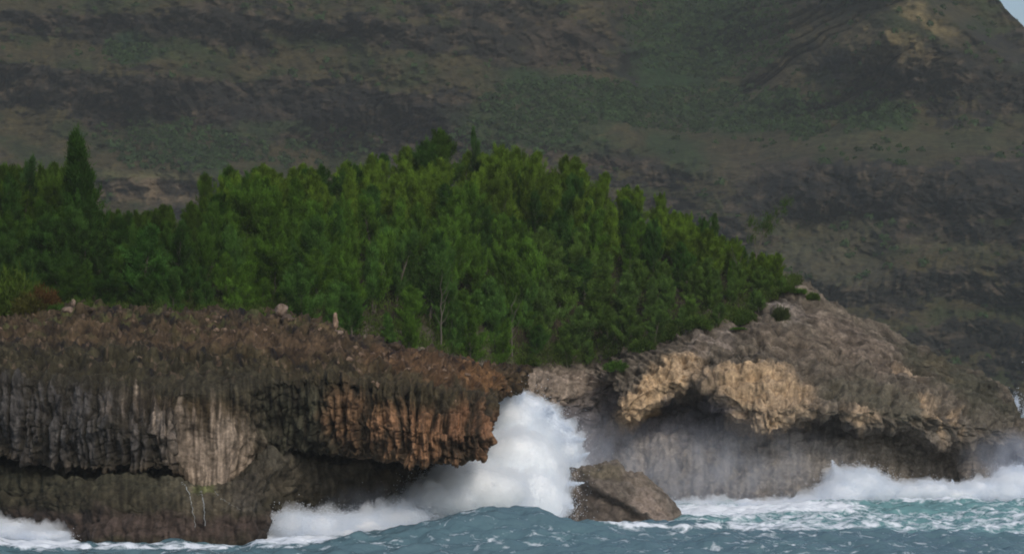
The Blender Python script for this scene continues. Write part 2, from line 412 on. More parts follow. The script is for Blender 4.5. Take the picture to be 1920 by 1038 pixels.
def build_right():
    xs = np.concatenate([np.arange(-320, 900, 40), np.arange(900, 1972, 9)])
    D1 = ip(xs, [(-320, 260), (900, 260), (1000, 265), (1100, 270), (1180, 267), (1300, 263.5), (1400, 262), (1540, 262.5), (1650, 267), (1760, 273), (1830, 272), (1900, 276), (1971, 290)])
    k1 = at(xs, water_row(D1, -0.8), D1); k0 = k1.copy(); k0[:, 2] = -6; k0[:, 1] -= 1
    # wall top under the overhang
    r2 = ip(xs, [(-320, 800), (930, 790), (1000, 790), (1060, 800), (1140, 800), (1200, 770), (1290, 745), (1350, 765), (1430, 815), (1520, 800), (1600, 802), (1700, 815), (1760, 850), (1830, 850), (1900, 850), (1971, 935)])
    D2 = ip(xs, [(-320, 266), (930, 264), (1040, 271), (1130, 274), (1160, 274), (1300, 274), (1420, 268), (1500, 267.5), (1620, 269.5), (1720, 274), (1780, 274), (1830, 272), (1971, 291)])
    k2 = at(xs, r2, D2)
    # lip of the overhang
    lipn = 7 * fbm(xs / 23, 0, 2.2, 3)
    r3 = ip(xs, [(-320, 780), (930, 760), (1000, 765), (1050, 780), (1075, 790), (1110, 770), (1140, 745), (1152, 775), (1172, 796), (1195, 785), (1225, 758), (1270, 738), (1310, 735), (1330, 755), (1365, 785), (1400, 800), (1440, 818), (1480, 800), (1510, 778), (1560, 788), (1590, 800), (1640, 803), (1700, 810), (1760, 838), (1830, 830), (1900, 835), (1971, 930)]) + lipn
    D3 = ip(xs, [(-320, 262), (930, 262), (1050, 269), (1110, 273), (1140, 272), (1160, 266), (1200, 267), (1300, 268), (1360, 264), (1440, 262), (1560, 263), (1640, 264), (1760, 268), (1830, 270), (1900, 274), (1971, 290)])
    k3 = at(xs, r3, D3)
    r4 = ip(xs, [(-320, 740), (930, 735), (1000, 735), (1100, 745), (1140, 735), (1165, 770), (1200, 740), (1260, 715), (1330, 725), (1430, 770), (1500, 760), (1600, 770), (1700, 770), (1800, 790), (1900, 810), (1971, 929)])
    D4 = D3 - ip(xs, [(-320, 0), (1150, .4), (1250, .8), (1430, 1.2), (1700, 1.2), (1850, .5), (1971, 0)])
    k4 = at(xs, np.minimum(r4, r3 - 3), D4)
    r5 = ip(xs, [(-320, 700), (930, 712), (1000, 712), (1130, 715), (1180, 705), (1280, 680), (1340, 682), (1430, 680), (1500, 695), (1600, 715), (1700, 720), (1800, 745), (1860, 770), (1900, 796), (1971, 928)])
    D5 = ip(xs, [(-320, 255), (930, 262), (1000, 267), (1100, 273.5), (1160, 269), (1200, 268), (1300, 268), (1430, 266), (1600, 268), (1700, 270), (1850, 275), (1971, 291)])
    k5 = at(xs, np.minimum(r5, r4 - 3), D5)
    h0 = hill(xs, np.zeros(len(xs)))
    k6 = k5 * .5 + h0 * .5; k6[:, 2] += ip(xs, [(-320, 0), (1100, 0), (1300, .5), (1700, .8), (1850, .9), (1971, 0)])
    ks = [k0, k1, k2, k3, k4, k5, k6, h0, hill(xs, np.full(len(xs), .33)), hill(xs, np.full(len(xs), .66)), hill(xs, np.ones(len(xs)))]
    kb = ks[-1].copy(); kb[:, 1] += 22; kb[:, 2] -= 7
    kc = kb.copy(); kc[:, 1] += 35; kc[:, 2] = -6
    ks += [kb, kc]
    nv = 470
    G, kv = patch(np.stack(ks, 1), 1000, nv, 9, [.3, 1.6, .5, .7, .8, .9, .9, .5, .5, .5, .5, .3])
    Nn = grid_normals(G)
    if Nn[800, nv // 2, 1] > 0: Nn = -Nn
    px, row = proj(G); x, y, z = G[..., 0], G[..., 1], G[..., 2]
    K = kv[None, :] + 0 * x
    face = sstep(2.2, 3.0, K) * (1 - sstep(4.8, 6.2, K))
    wall = sstep(0.8, 1.2, K) * (1 - sstep(1.8, 2.4, K))
    slope = sstep(4.6, 5.6, K) * (1 - sstep(7, 7.6, K))
    d = (0.9 - .35 * slope) * fbm(x * .16, y * .16, z * .16, 3) + (.45 - .2 * slope) * fbm(x * .6, y * .6, z * .6, 4)
    d += face * (.9 * (bil(x * .55 + .4 * fbm(x * .5, z * .5, 0, 2), y * .2, z * .28, 3) - .8))
    d += wall * (.30 * (bil(x * .9, y * .5, z * .12, 3) - .8) + .45 * fbm(x * .5, y * .5, z * .6, 4) - .25 * crack(x * .25, y * .3, z * .7 + .2 * x))
    # thin slanted bedding on the upper slope
    d += slope * (.38 * fbm((x * .45 - z) * .25, y * .3, (z + .45 * x) * 2.4, 4))
    d += .20 * fbm(x * 2.0, y * 2.0, z * 2.0, 4)
    ck = np.maximum(crack(x * .32, y * .3, z * .5), .8 * crack(x * .8 + 5, y * .7, z * 1.0, 14)) * (1 - .6 * wall)
    ck2 = crack((x * .5 - z) * .12, y * .1, (z + .5 * x) * .55 + 3 + .3 * fbm(x * .5, y * .5, z * .5, 2), 12) * slope
    d -= .38 * ck * (1 - .6 * slope) + .30 * ck2
    # dissolve pockets and knobs
    d -= (face + slope * .5) * .8 * sstep(.25, .6, fbm(x * .42 + 9, y * .4, z * .6, 3))
    G = G + Nn * d[..., None]
    base = (0.122, 0.103, 0.080)
    gy = (0.13, 0.118, 0.115); dk = (0.055, 0.05, 0.048); tan = (0.46, 0.33, 0.20); tan2 = (0.36, 0.27, 0.18); pk = (0.26, 0.19, 0.15); dg = (0.085, 0.085, 0.058)
    soil = (0.10, 0.085, 0.05)
    C = paint(px, row, base, [
        (1350, 880, 330, 80, 0, (0.23, 0.208, 0.188), .95), (1560, 880, 330, 60, 0, (0.20, 0.182, 0.155), .8), (1740, 870, 150, 60, 0, (0.17, 0.150, 0.122), .7),
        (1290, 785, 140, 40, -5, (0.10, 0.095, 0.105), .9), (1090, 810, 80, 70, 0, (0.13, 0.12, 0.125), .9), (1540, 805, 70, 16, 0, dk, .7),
        (1050, 722, 100, 38, 10, (0.24, 0.195, 0.155), .85), (1050, 703, 100, 10, 0, (0.28, 0.23, 0.19), .5), (1130, 745, 50, 16, 0, (0.10, 0.09, 0.09), .6),
        (1230, 728, 105, 34, -42, tan, .95), (1300, 700, 40, 22, 0, tan2, .7),
        (1430, 735, 100, 48, 5, tan, .75), (1410, 790, 60, 22, 0, tan2, .8), (1465, 765, 70, 40, 0, tan2, .7), (1400, 700, 60, 18, 0, tan, .7),
        (1620, 780, 40, 18, 0, tan2, .85), (1460, 800, 30, 14, 0, tan, .6),
        (1760, 690, 42, 14, 30, tan, .8), (1700, 690, 30, 12, 30, tan2, .7), (1770, 800, 9, 42, 0, tan, .8), (1800, 800, 8, 38, 0, tan, .7), (1745, 760, 16, 30, 0, tan2, .6), (1730, 745, 20, 12, 0, tan2, .6),
        (1600, 730, 70, 30, 10, dg, .45), (1800, 712, 150, 24, 30, (0.055, 0.055, 0.038), .9), (1850, 765, 60, 34, 50, (0.065, 0.062, 0.045), .85), (1830, 830, 80, 60, 0, (0.12, 0.105, 0.085), .7), (1680, 760, 60, 30, 10, dg, .4), (1800, 860, 60, 40, 0, (0.13, 0.11, 0.09), .6),
        (1500, 640, 120, 26, 15, (0.145, 0.115, 0.088), .5), (1330, 640, 60, 22, -10, (0.26, 0.22, 0.19), .6), (1480, 580, 40, 20, 20, (0.25, 0.22, 0.19), .6),
        (1600, 640, 130, 24, 30, (0.19, 0.15, 0.12), .5)], 16, .03, 2.0)
    # long slanting streaks of paler and darker stone on the slope, drip streaks on the wall
    st1 = fbm((px + row * 1.2) / 60, (row - .42 * px) / 7, 4.0, 3)[..., None]
    C *= 1 + .8 * slope[..., None] * st1
    st2 = fbm(px / 7, row / 75, 6.0, 3)[..., None]
    C *= 1 + .5 * (wall + .8 * face)[..., None] * st2
    C = np.clip(C, .02, .8) * (.95 - .35 * np.clip(ck + ck2, 0, 1))[..., None]
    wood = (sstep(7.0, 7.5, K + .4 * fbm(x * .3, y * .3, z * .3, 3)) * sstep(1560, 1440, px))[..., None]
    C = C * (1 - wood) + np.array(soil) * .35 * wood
    wet = (1 - sstep(0.3, 1.4, z + .6 * fbm(x * .8, y * .8, 0, 2)))[..., None]
    C *= 1 - .45 * wet
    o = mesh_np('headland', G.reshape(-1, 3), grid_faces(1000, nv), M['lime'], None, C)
    tag(o, 'grey and tan limestone headland with a sea cave, behind the splash and under the trees', None, None, 'structure')
    return G
RG = build_right()

# ================================================================== LEFT HEADLAND: overhanging crust and wet ledge
def build_left():
    xs = np.arange(-340, 905, 8).astype(float)
    n = len(xs)
    rag = 16 * (bil(xs / 17, 0, 3.0, 2) - .7)
    step = sstep(326, 340, xs) * (1 - sstep(455, 500, xs))            # the flowstone fan reaches down to the ledge
    r1 = ip(xs, [(-340, 872), (0, 866), (60, 872), (120, 880), (200, 887), (325, 880), (335, 905), (380, 930), (430, 915), (480, 870), (520, 852), (580, 848), (640, 856), (700, 868), (780, 876), (860, 873), (904, 860)]) + rag * (1 - step) * ip(xs, [(0, 1), (560, 1), (700, .8), (780, .25), (904, .15)])
    D1 = ip(xs, [(-340, 208), (200, 205), (325, 204.3), (345, 206.4), (430, 206.6), (500, 211), (600, 209.5), (700, 208), (780, 206.8), (904, 207.4)])
    k1 = at(xs, r1, D1)
    k0 = k1.copy(); k0[:, 1] += 16; k0[:, 2] += ip(xs, [(-340, 1), (500, 1), (700, 1.4), (904, 1.5)])
    kk = k1.copy(); kk[:, 1] += 6; kk[:, 2] += .5
    r2 = ip(xs, [(-340, 800), (0, 795), (200, 800), (320, 815), (400, 830), (500, 800), (600, 790), (780, 810), (904, 815)])
    D2 = ip(xs, [(-340, 207), (200, 204.2), (320, 204.2), (350, 207.6), (430, 207.8), (500, 210), (600, 208.6), (780, 206.4), (904, 207)])
    k2 = at(xs, r2, D2)
    r3 = ip(xs, [(-340, 715), (0, 712), (200, 722), (300, 730), (430, 740), (520, 715), (600, 705), (750, 725), (904, 748)])
    D3 = ip(xs, [(-340, 208), (200, 206), (430, 208), (600, 208.5), (780, 208), (904, 209)])
    k3 = at(xs, r3, D3)
    r4 = ip(xs, [(-340, 655), (0, 655), (300, 660), (520, 655), (700, 675), (800, 695), (904, 722)])
    D4 = ip(xs, [(-340, 213), (300, 213), (600, 213), (800, 213), (904, 216)])
    k4 = at(xs, r4, D4)
    edge = [(-340, 598), (0, 592), (60, 586), (130, 578), (300, 588), (400, 586), (520, 592), (600, 606), (650, 628), (750, 652), (850, 672), (904, 684)]
    r5 = ip(xs, edge) ; D5 = ip(xs, [(-340, 228), (500, 228), (700, 228), (850, 232), (904, 233)])
    k5 = at(xs, r5 + 7 * fbm(xs / 22, 0, 0, 4), D5)
    k6 = k5.copy(); k6[:, 1] += 14; k6[:, 2] += ip(xs, [(-340, .6), (500, .3), (700, -.5), (904, -1.0)])
    S = np.stack([k0, kk, k1, k2, k3, k4, k5, k6], 1)
    extra = []
    def stn(*pts): extra.append(np.stack([at(*p) for p in pts]))
    stn((880, 850, 224), (905, 858, 213), (910, 858, 208.5), (918, 816, 207.6), (917, 752, 210), (925, 716, 218), (935, 687, 234), (935, 690, 248))
    stn((885, 830, 226), (915, 840, 214), (924, 842, 210), (933, 804, 209.5), (929, 758, 212), (934, 722, 220), (955, 689, 236), (950, 692, 249))
    stn((885, 800, 228), (915, 810, 216), (920, 806, 213), (930, 785, 212.5), (928, 762, 213.5), (938, 728, 222), (965, 690, 238), (960, 694, 250))
    stn((880, 752, 230), (895, 750, 220), (902, 750, 215), (908, 746, 215), (914, 742, 216), (938, 724, 225), (975, 692, 240), (968, 696, 251))
    stn((885, 746, 232), (902, 744, 226), (920, 742, 223), (926, 736, 223), (930, 730, 224), (950, 716, 230), (979, 694, 242), (972, 698, 251.5))
    stn((895, 750, 236), (925, 744, 232), (950, 738, 230), (958, 732, 230), (962, 726, 231), (970, 712, 234), (983, 696, 243), (975, 700, 252))
    stn((940, 750, 243), (962, 742, 242), (982, 731, 240), (986, 722, 240), (987, 714, 241), (987, 706, 243), (986, 700, 246), (980, 704, 253))
    S = np.concatenate([S, np.stack(extra)], 0)
    nv = 340; nu = 1050
    G, kv = patch(S, nu, nv, 7, [.5, .35, 1.1, 1.2, .9, 1.1, .5])
    Nn = grid_normals(G)
    if Nn[300, nv // 2, 1] > 0: Nn = -Nn
    px, row = proj(G); x, y, z = G[..., 0], G[..., 1], G[..., 2]
    K = kv[None, :] + 0 * x
    face = sstep(1.6, 2.1, K) * (1 - sstep(3.9, 4.6, K))
    top = sstep(3.9, 4.8, K)
    fan = np.exp(-((px - 405) / 75) ** 4)
    wxp = .32 * fbm(x * .5, y * .4, z * .35, 3)
    fl = bil(x * .95 + wxp, 0 * y, z * .15 + 3, 3)
    flm = .55 + .8 * np.clip(.5 + fbm(x * .35, y * .3, z * .4 + 2, 2), 0, 1)
    fl2 = bil(x * 2.3 + wxp, 0 * y, z * .3 + 9, 2)
    amp = ip(px, [(-340, .9), (300, .9), (350, .3), (470, .3), (540, .7), (640, 1.0), (860, 1.1), (930, .8), (990, .3)])
    d = face * amp * (1.25 * flm * (fl - .85) + .45 * (fl2 - .7) + .4 * fbm(x * 1.5, y, z * .9, 4))
    d += .55 * fbm(x * .2, y * .2, z * .2, 2) + .22 * fbm(x * .9, y * .9, z * .9, 4) * (1 - .5 * face * fan)
    d += top * (.75 * fbm(x * .9, y * .5, z * 1.6, 5) + .35 * (bil(x * 2.2, y * 1.3, z * 2.2, 2) - .8))
    ck = np.maximum(crack(x * .35, y * .3, z * .3), .8 * crack(x * .9 + 5, y * .6, z * 1.1, 14)) * (1 - .7 * fan * face)
    d -= .30 * ck
    G = G + Nn * d[..., None]
    # ragged dripping edge
    br = (0.060, 0.043, 0.023); og = (0.27, 0.15, 0.082); dkb = (0.030, 0.026, 0.018); gy = (0.068, 0.065, 0.063); fanc = (0.31, 0.25, 0.195); green_shade = (0.055, 0.055, 0.030)
    C = paint(px, row, br, [  # the dark green-black zones are shade painted into the rock colour
        (150, 630, 400, 30, 0, (0.070, 0.048, 0.029), .7), (200, 690, 520, 46, 3, (0.040, 0.036, 0.021), .95), (720, 720, 260, 30, 9, (0.060, 0.050, 0.028), .8),
        (235, 594, 110, 7, 0, (0.022, 0.018, 0.012), .8), (440, 592, 60, 6, 0, (0.03, 0.024, 0.016), .8), (745, 655, 50, 6, 12, (0.03, 0.022, 0.014), .8), (60, 610, 60, 6, 0, (0.03, 0.022, 0.014), .7),
        (500, 635, 170, 24, 6, (0.088, 0.058, 0.035), .7), (820, 690, 150, 20, 14, (0.12, 0.068, 0.036), .7), (900, 705, 60, 20, 14, (0.19, 0.10, 0.042), .7),
        (130, 800, 250, 84, 6, gy, .95), (20, 735, 200, 30, 8, gy, .7), (470, 735, 220, 34, 8, (0.045, 0.040, 0.026), .8),
        (550, 800, 90, 80, 0, (0.046, 0.046, 0.030), .9),
        (385, 915, 26, 14, 0, (0.16, 0.17, 0.06), .7),
        (790, 820, 170, 56, 6, og, .95), (650, 780, 50, 60, 0, (0.17, 0.10, 0.055), .8), (880, 800, 60, 50, 0, (0.22, 0.115, 0.065), .7)], 14, .03, 5.0)
    sn = fbm(px / 9, row / 120, 1.5, 4); sn2 = fbm(px / 30, row / 30, 4.5, 3)
    fcx = ip(row, [(700, 250), (760, 310), (800, 370), (860, 405), (935, 393)]); fw = ip(row, [(700, 90), (760, 120), (800, 100), (860, 84), (900, 55), (935, 26)])
    fm = np.exp(-(np.abs((px - fcx + 26 * sn2) / fw)) ** 3.2) * sstep(735, 825, row + 75 * sn + 25 * sn2) * face
    fm = (np.clip(fm * (1 + .5 * sn), 0, 1) * .88)[..., None]
    C = C * (1 - fm) + np.array(fanc) * fm
    streak = fbm(px / 6, row / 60, 3.0, 3)[..., None]
    C *= 1 + .9 * face[..., None] * streak
    C *= 1 + 1.0 * fbm(x * .9, y * .6, z * 1.3, 5)[..., None] * top[..., None]
    groove = sstep(.92, .52, fl)[..., None] * face[..., None] * (1 - .8 * fan)[..., None]       # grooves between the columns coloured darker
    C = C * (1 - .85 * groove) + np.array(dkb) * .85 * groove
    spk = sstep(.42, .62, fbm(x * 2.0, y * 1.2, z * 2.6, 3))[..., None] * top[..., None]        # pale gravel flecks
    C = C * (1 - .5 * spk) + np.array((0.22, 0.155, 0.11)) * .5 * spk
    gn = (sstep(.1, .5, fbm(px / 45, row / 9, 2.0, 3)) * sstep(5.2, 5.8, K) * sstep(640, 450, px))[..., None]
    C = C * (1 - .8 * gn) + np.array((0.085, 0.095, 0.032)) * .8 * gn
    C = np.clip(C, .015, .8) * (.9 - .35 * ck)[..., None]
    o = mesh_np('overhanging_crust', G.reshape(-1, 3), grid_faces(nu, nv), M['lime'], None, C)
    tag(o, 'rust brown overhanging rock crust with fluted face on the left point', None, None, 'structure')
    LG = G
    # ---- ledge below
    xs = np.arange(-340, 830, 8).astype(float)
    Db = ip(xs, [(-340, 219), (-60, 214), (0, 210), (60, 206.5), (140, 201), (200, 199), (300, 198.3), (470, 198.5), (484, 199.5), (492, 203), (510, 209), (560, 214), (640, 216), (740, 219), (800, 226), (829, 236)])
    b0 = at(xs, water_row(Db, -5.0), Db - .5); b1 = at(xs, water_row(Db, -.3), Db)
    rm = ip(xs, [(-340, 930), (0, 930), (150, 948), (470, 950), (490, 945), (560, 930), (800, 930)])
    b2 = at(xs, rm, Db + ip(xs, [(-340, -3), (0, -2), (140, 1.2), (470, 1.2), (520, -1), (800, 0)]))
    rt = ip(xs, [(-340, 880), (0, 878), (200, 892), (330, 894), (360, 906), (385, 922), (410, 908), (445, 890), (480, 866), (520, 850), (560, 856), (640, 866), (760, 872), (800, 885), (829, 900)])
    Dt = ip(xs, [(-340, 210), (0, 208), (140, 205.5), (330, 204.6), (380, 204.6), (440, 204.6), (480, 206), (520, 210), (600, 213), (700, 216), (800, 224), (829, 235)])
    b3 = at(xs, rt, Dt)
    b4 = b3.copy(); b4[:, 1] += 7; b4[:, 2] += .6
    b5 = b4.copy(); b5[:, 1] += 8; b5[:, 2] += 1.5
    b6 = b5.copy(); b6[:, 2] += 4
    b6[:, 1] += 10
    S = np.stack([b0, b1, b2, b3, b4, b5, b6], 1)
    cl = S[-1].copy(); cl[:, 1] += 14; cl[:, 0] -= .5
    S = np.concatenate([S, cl[None]], 0)
    nu, nv = 800, 220
    G, kv = patch(S, nu, nv, 13, [.3, 1.2, 1.2, .8, .5, .4])
    Nn = grid_normals(G)
    if Nn[200, nv // 2, 1] > 0: Nn = -Nn
    px, row = proj(G); x, y, z = G[..., 0], G[..., 1], G[..., 2]
    d = .7 * fbm(x * .22, y * .22, z * .25, 3) + .35 * fbm(x * .8, y * .8, z * .7, 4) + .25 * (bil(x * 1.2, y, z * .25, 2) - .8) + .08 * fbm(x * 3, y * 3, z * 3, 3)
    lc = np.maximum(crack(x * .5, y * .4, z * .3), .7 * crack(x * 1.2, y, z * .8)); d -= .28 * lc
    G = G + Nn * d[..., None]
    C = paint(px, row, (0.046, 0.041, 0.026), [
        (200, 985, 420, 32, 0, (0.075, 0.054, 0.046), .8), (150, 900, 300, 25, 0, (0.052, 0.050, 0.032), .7),
        (390, 935, 70, 40, 0, (0.10, 0.085, 0.058), .8), (470, 920, 40, 40, 0, (0.10, 0.088, 0.072), .6), (340, 920, 50, 22, 0, (0.10, 0.09, 0.06), .6),
        (620, 900, 200, 40, 0, (0.075, 0.064, 0.046), .8), (510, 860, 40, 12, 0, (0.10, 0.09, 0.07), .6), (385, 918, 22, 14, 0, (0.15, 0.17, 0.06), .6)], 14, .03, 8.0)
    C *= (1 + .7 * fbm(px / 7, row / 45, 3.0, 3)[..., None]) * (.85 - .3 * lc[..., None])
    C = np.clip(C, .010, .6)
    o = mesh_np('rock_ledge', G.reshape(-1, 3), grid_faces(nu, nv), M['lime'], None, C)
    tag(o, 'dark mossy wave-cut ledge under the overhanging crust', None, None, 'structure')
    return LG, G
LG, LEDGE = build_left()

# ================================================================== OCEAN
def build_ocean():
    Yn = np.concatenate([np.linspace(20, 170, 40), np.arange(170.3, 290, .28), np.linspace(290.5, 360, 60), np.geomspace(365, 45000, 60)])
    Xn = np.concatenate([-np.geomspace(50000, 60, 50), np.arange(-58, 58, .2), np.geomspace(60, 50000, 50)])
    X, Y = np.meshgrid(Xn, Yn, indexing='ij')
    px, row = proj(np.stack([X, Y, 0 * X], -1))
    near = np.exp(-(np.clip(np.abs(X) - 60, 0, None) / 40) ** 2) * (1 - sstep(300, 420, Y))
    Hh = np.zeros_like(X)
    ca = ip(px, [(-400, .2), (0, .1), (200, 0.0), (450, .1), (560, .35), (700, 1.0), (800, 1.75), (880, 2.15), (945, 2.45), (1000, 2.2), (1060, 1.85), (1150, 1.55), (1250, 1.45), (1400, 1.0), (1500, .95), (1700, .6), (1920, .5), (2300, .4)])
    ya = 199 + 2.0 * np.sin(X / 14) + ip(px, [(-400, -3), (500, -3), (900, 0), (1920, 2)])
    dy = Y - ya
    Hh += ca * np.where(dy < 0, np.exp(-(dy / 7.5) ** 2), np.exp(-(dy / 4.2) ** 2))
    cb = ip(px, [(1200, 0), (1400, .15), (1540, .6), (1600, 1.0), (1700, 1.05), (1800, .9), (1920, .95), (2100, .8)])
    yb = 252 + 1.5 * np.sin(X / 6)
    dy = Y - yb
    Hh += cb * np.where(dy < 0, np.exp(-(dy / 5) ** 2), np.exp(-(dy / 3) ** 2))
    cc = ip(px, [(1150, 0), (1300, .5), (1500, .3), (1920, .5), (2100, .4)])
    Hh += cc * np.exp(-((Y - 228 - 2 * np.sin(X / 9)) / 4) ** 2)
    Hh -= .45 * np.exp(-((Y - 183) / 7) ** 2)
    # chop
    Hh += near * (.45 * fbm(X * .16, Y * .22, 0.5 + 0 * X, 3) + .34 * fbm(X * .42, Y * .7, 3.3 + 0 * X, 4))
    ch = sstep(1150, 1300, px) * sstep(205, 215, Y) * sstep(275, 262, Y)
    Hh += ch * .22 * (bil(X * .5, Y * .6, 1.1 + 0 * X, 3) - .8)
    P = np.stack([X, Y, Hh], -1)
    px, row = proj(P)
    foam = np.zeros_like(X)
    def add(cx, cy, rx, ry, s, rot=0):
        nonlocal foam
        r = math.radians(rot); dx = px - cx; dyy = row - cy
        u = (dx * math.cos(r) + dyy * math.sin(r)) / rx; v = (-dx * math.sin(r) + dyy * math.cos(r)) / ry
        foam = np.maximum(foam, s * (1 - sstep(.5, 1.25, np.sqrt(u * u + v * v))))
    back = sstep(201, 205, Y)
    foam = np.maximum(foam, .48 * sstep(1130, 1280, px) * back * sstep(280, 262, Y))
    add(40, 1003, 130, 26, .95, 8); add(-80, 990, 150, 30, 1.0); add(250, 1022, 260, 9, .55); add(330, 1024, 160, 7, .62)
    add(560, 1006, 110, 16, .85, -4); add(620, 995, 120, 9, .7, -8); add(520, 1020, 90, 10, .5)
    add(1350, 955, 130, 13, .9); add(1500, 948, 160, 13, .85); add(1450, 985, 250, 9, .62); add(1750, 925, 300, 13, 1.0)
    add(1200, 982, 90, 6, .75, 5); add(1600, 960, 90, 20, .5, -20)
    foam = np.maximum(foam, .85 * sstep(258, 262, Y) * sstep(1180, 1300, px) * (1 - sstep(290, 300, Y)))
    foam = np.maximum(foam, .95 * sstep(215, 222, Y) * sstep(460, 520, px) * sstep(1200, 1100, px) * (1 - sstep(290, 300, Y)))
    foam *= (px > -500) * (px < 2400)
    foam += .10 * fbm(X * .3, Y * .4, 9 + 0 * X, 3)
    foam = np.maximum(foam, .22 + .16 * fbm(X * .12, Y * .3, 4 + 0 * X, 2))
    # clear swell face of the second wave
    sw = np.exp(-((Y - 247.5) / 3.2) ** 2) * sstep(1600, 1680, px); foam = foam * (1 - .75 * sw)
    deep = np.array((0.098, 0.172, 0.200)); lite = np.array((0.15, 0.30, 0.31))
    tq = np.clip(.9 * sstep(1150, 1300, px) * back + .2 * fbm(X * .1, Y * .2, 0 * X, 2) + .5 * sw, 0, 1)[..., None]
    C = deep * (1 - tq) + lite * tq
    o = mesh_np('water', P.reshape(-1, 3), grid_faces(len(Xn), len(Yn)), M['water'], None, C, {'foam': foam})
    tag(o, 'choppy blue green sea with foam streaks', None, None, 'structure')
    # sea bed / ground under everything
    V = np.array([[-52000, -500, -12], [52000, -500, -12], [52000, 47000, -12], [-52000, 47000, -12]], float)
    o = mesh_np('ground', V, np.array([[0, 1, 2, 3]]), M['boulder'], None, np.full((4, 3), .12)); tag(o, kind='structure')
build_ocean()

# ================================================================== SPRAY
def ico(sub=1):
    import bmesh
    bm = bmesh.new(); bmesh.ops.create_icosphere(bm, subdivisions=sub, radius=1.0)
    bm.verts.ensure_lookup_table()
    V = np.array([v.co[:] for v in bm.verts]); Fc = np.array([[v.index for v in f.verts] for f in bm.faces]); bm.free()
    return V, Fc
IV, IF = ico(4)
TV = np.array([[1, 1, 1], [1, -1, -1], [-1, 1, -1], [-1, -1, 1]], float) / 1.7; TF = np.array([[0, 1, 2], [0, 3, 1], [0, 2, 3], [1, 3, 2]])
def droplets(Pn, size, rng):
    n = len(Pn)
    q = rng.normal(size=(n, 3, 3)); Q, _ = np.linalg.qr(q)
    V = (TV @ Q) * size[:, None, None] + Pn[:, None, :]
    Fc = TF[None] + (np.arange(n) * 4)[:, None, None]
    return V.reshape(-1, 3), Fc.reshape(-1, 3)
def blob_union(vol, scale, voxel, grow=0.0):
    """one closed skin round all lobes"""
    Vs, Fs, off = [], [], 0
    V1, F1 = ico(3)
    for c, R in vol:
        Vs.append(V1 * (R * scale + grow) + c); Fs.append(F1 + off); off += len(V1)
    me = bpy.data.meshes.new('tmp'); me.from_pydata(np.concatenate(Vs).tolist(), [], np.concatenate(Fs).tolist()); me.update()
    o = bpy.data.objects.new('tmp', me); COL.objects.link(o)
    m = o.modifiers.new('r', 'REMESH'); m.mode = 'VOXEL'; m.voxel_size = voxel
    m2 = o.modifiers.new('s', 'SMOOTH'); m2.factor = .5; m2.iterations = 8
    bpy.context.view_layer.update()
    ev = o.evaluated_get(bpy.context.evaluated_depsgraph_get()); em = ev.to_mesh()
    V = np.empty(len(em.vertices) * 3, np.float32); em.vertices.foreach_get('co', V)
    Nn = np.empty(len(em.vertices) * 3, np.float32); em.vertices.foreach_get('normal', Nn)
    Fc = np.array([p.vertices[:] for p in em.polygons if len(p.vertices) == 4])
    ev.to_mesh_clear(); bpy.data.objects.remove(o); bpy.data.meshes.remove(me)
    return V.reshape(-1, 3).astype(float), Nn.reshape(-1, 3).astype(float), Fc
def veil_material(dens):
    m, n, out = mat('spray_veil'); L = n.links.new
    v = N(n, 'ShaderNodeVolumePrincipled'); v.inputs['Color'].default_value = (0.965, 0.985, 1.0, 1); v.inputs['Anisotropy'].default_value = 0.0
    v.inputs['Density'].default_value = dens
    L(v.outputs[0], out.inputs['Volume'])
    return m
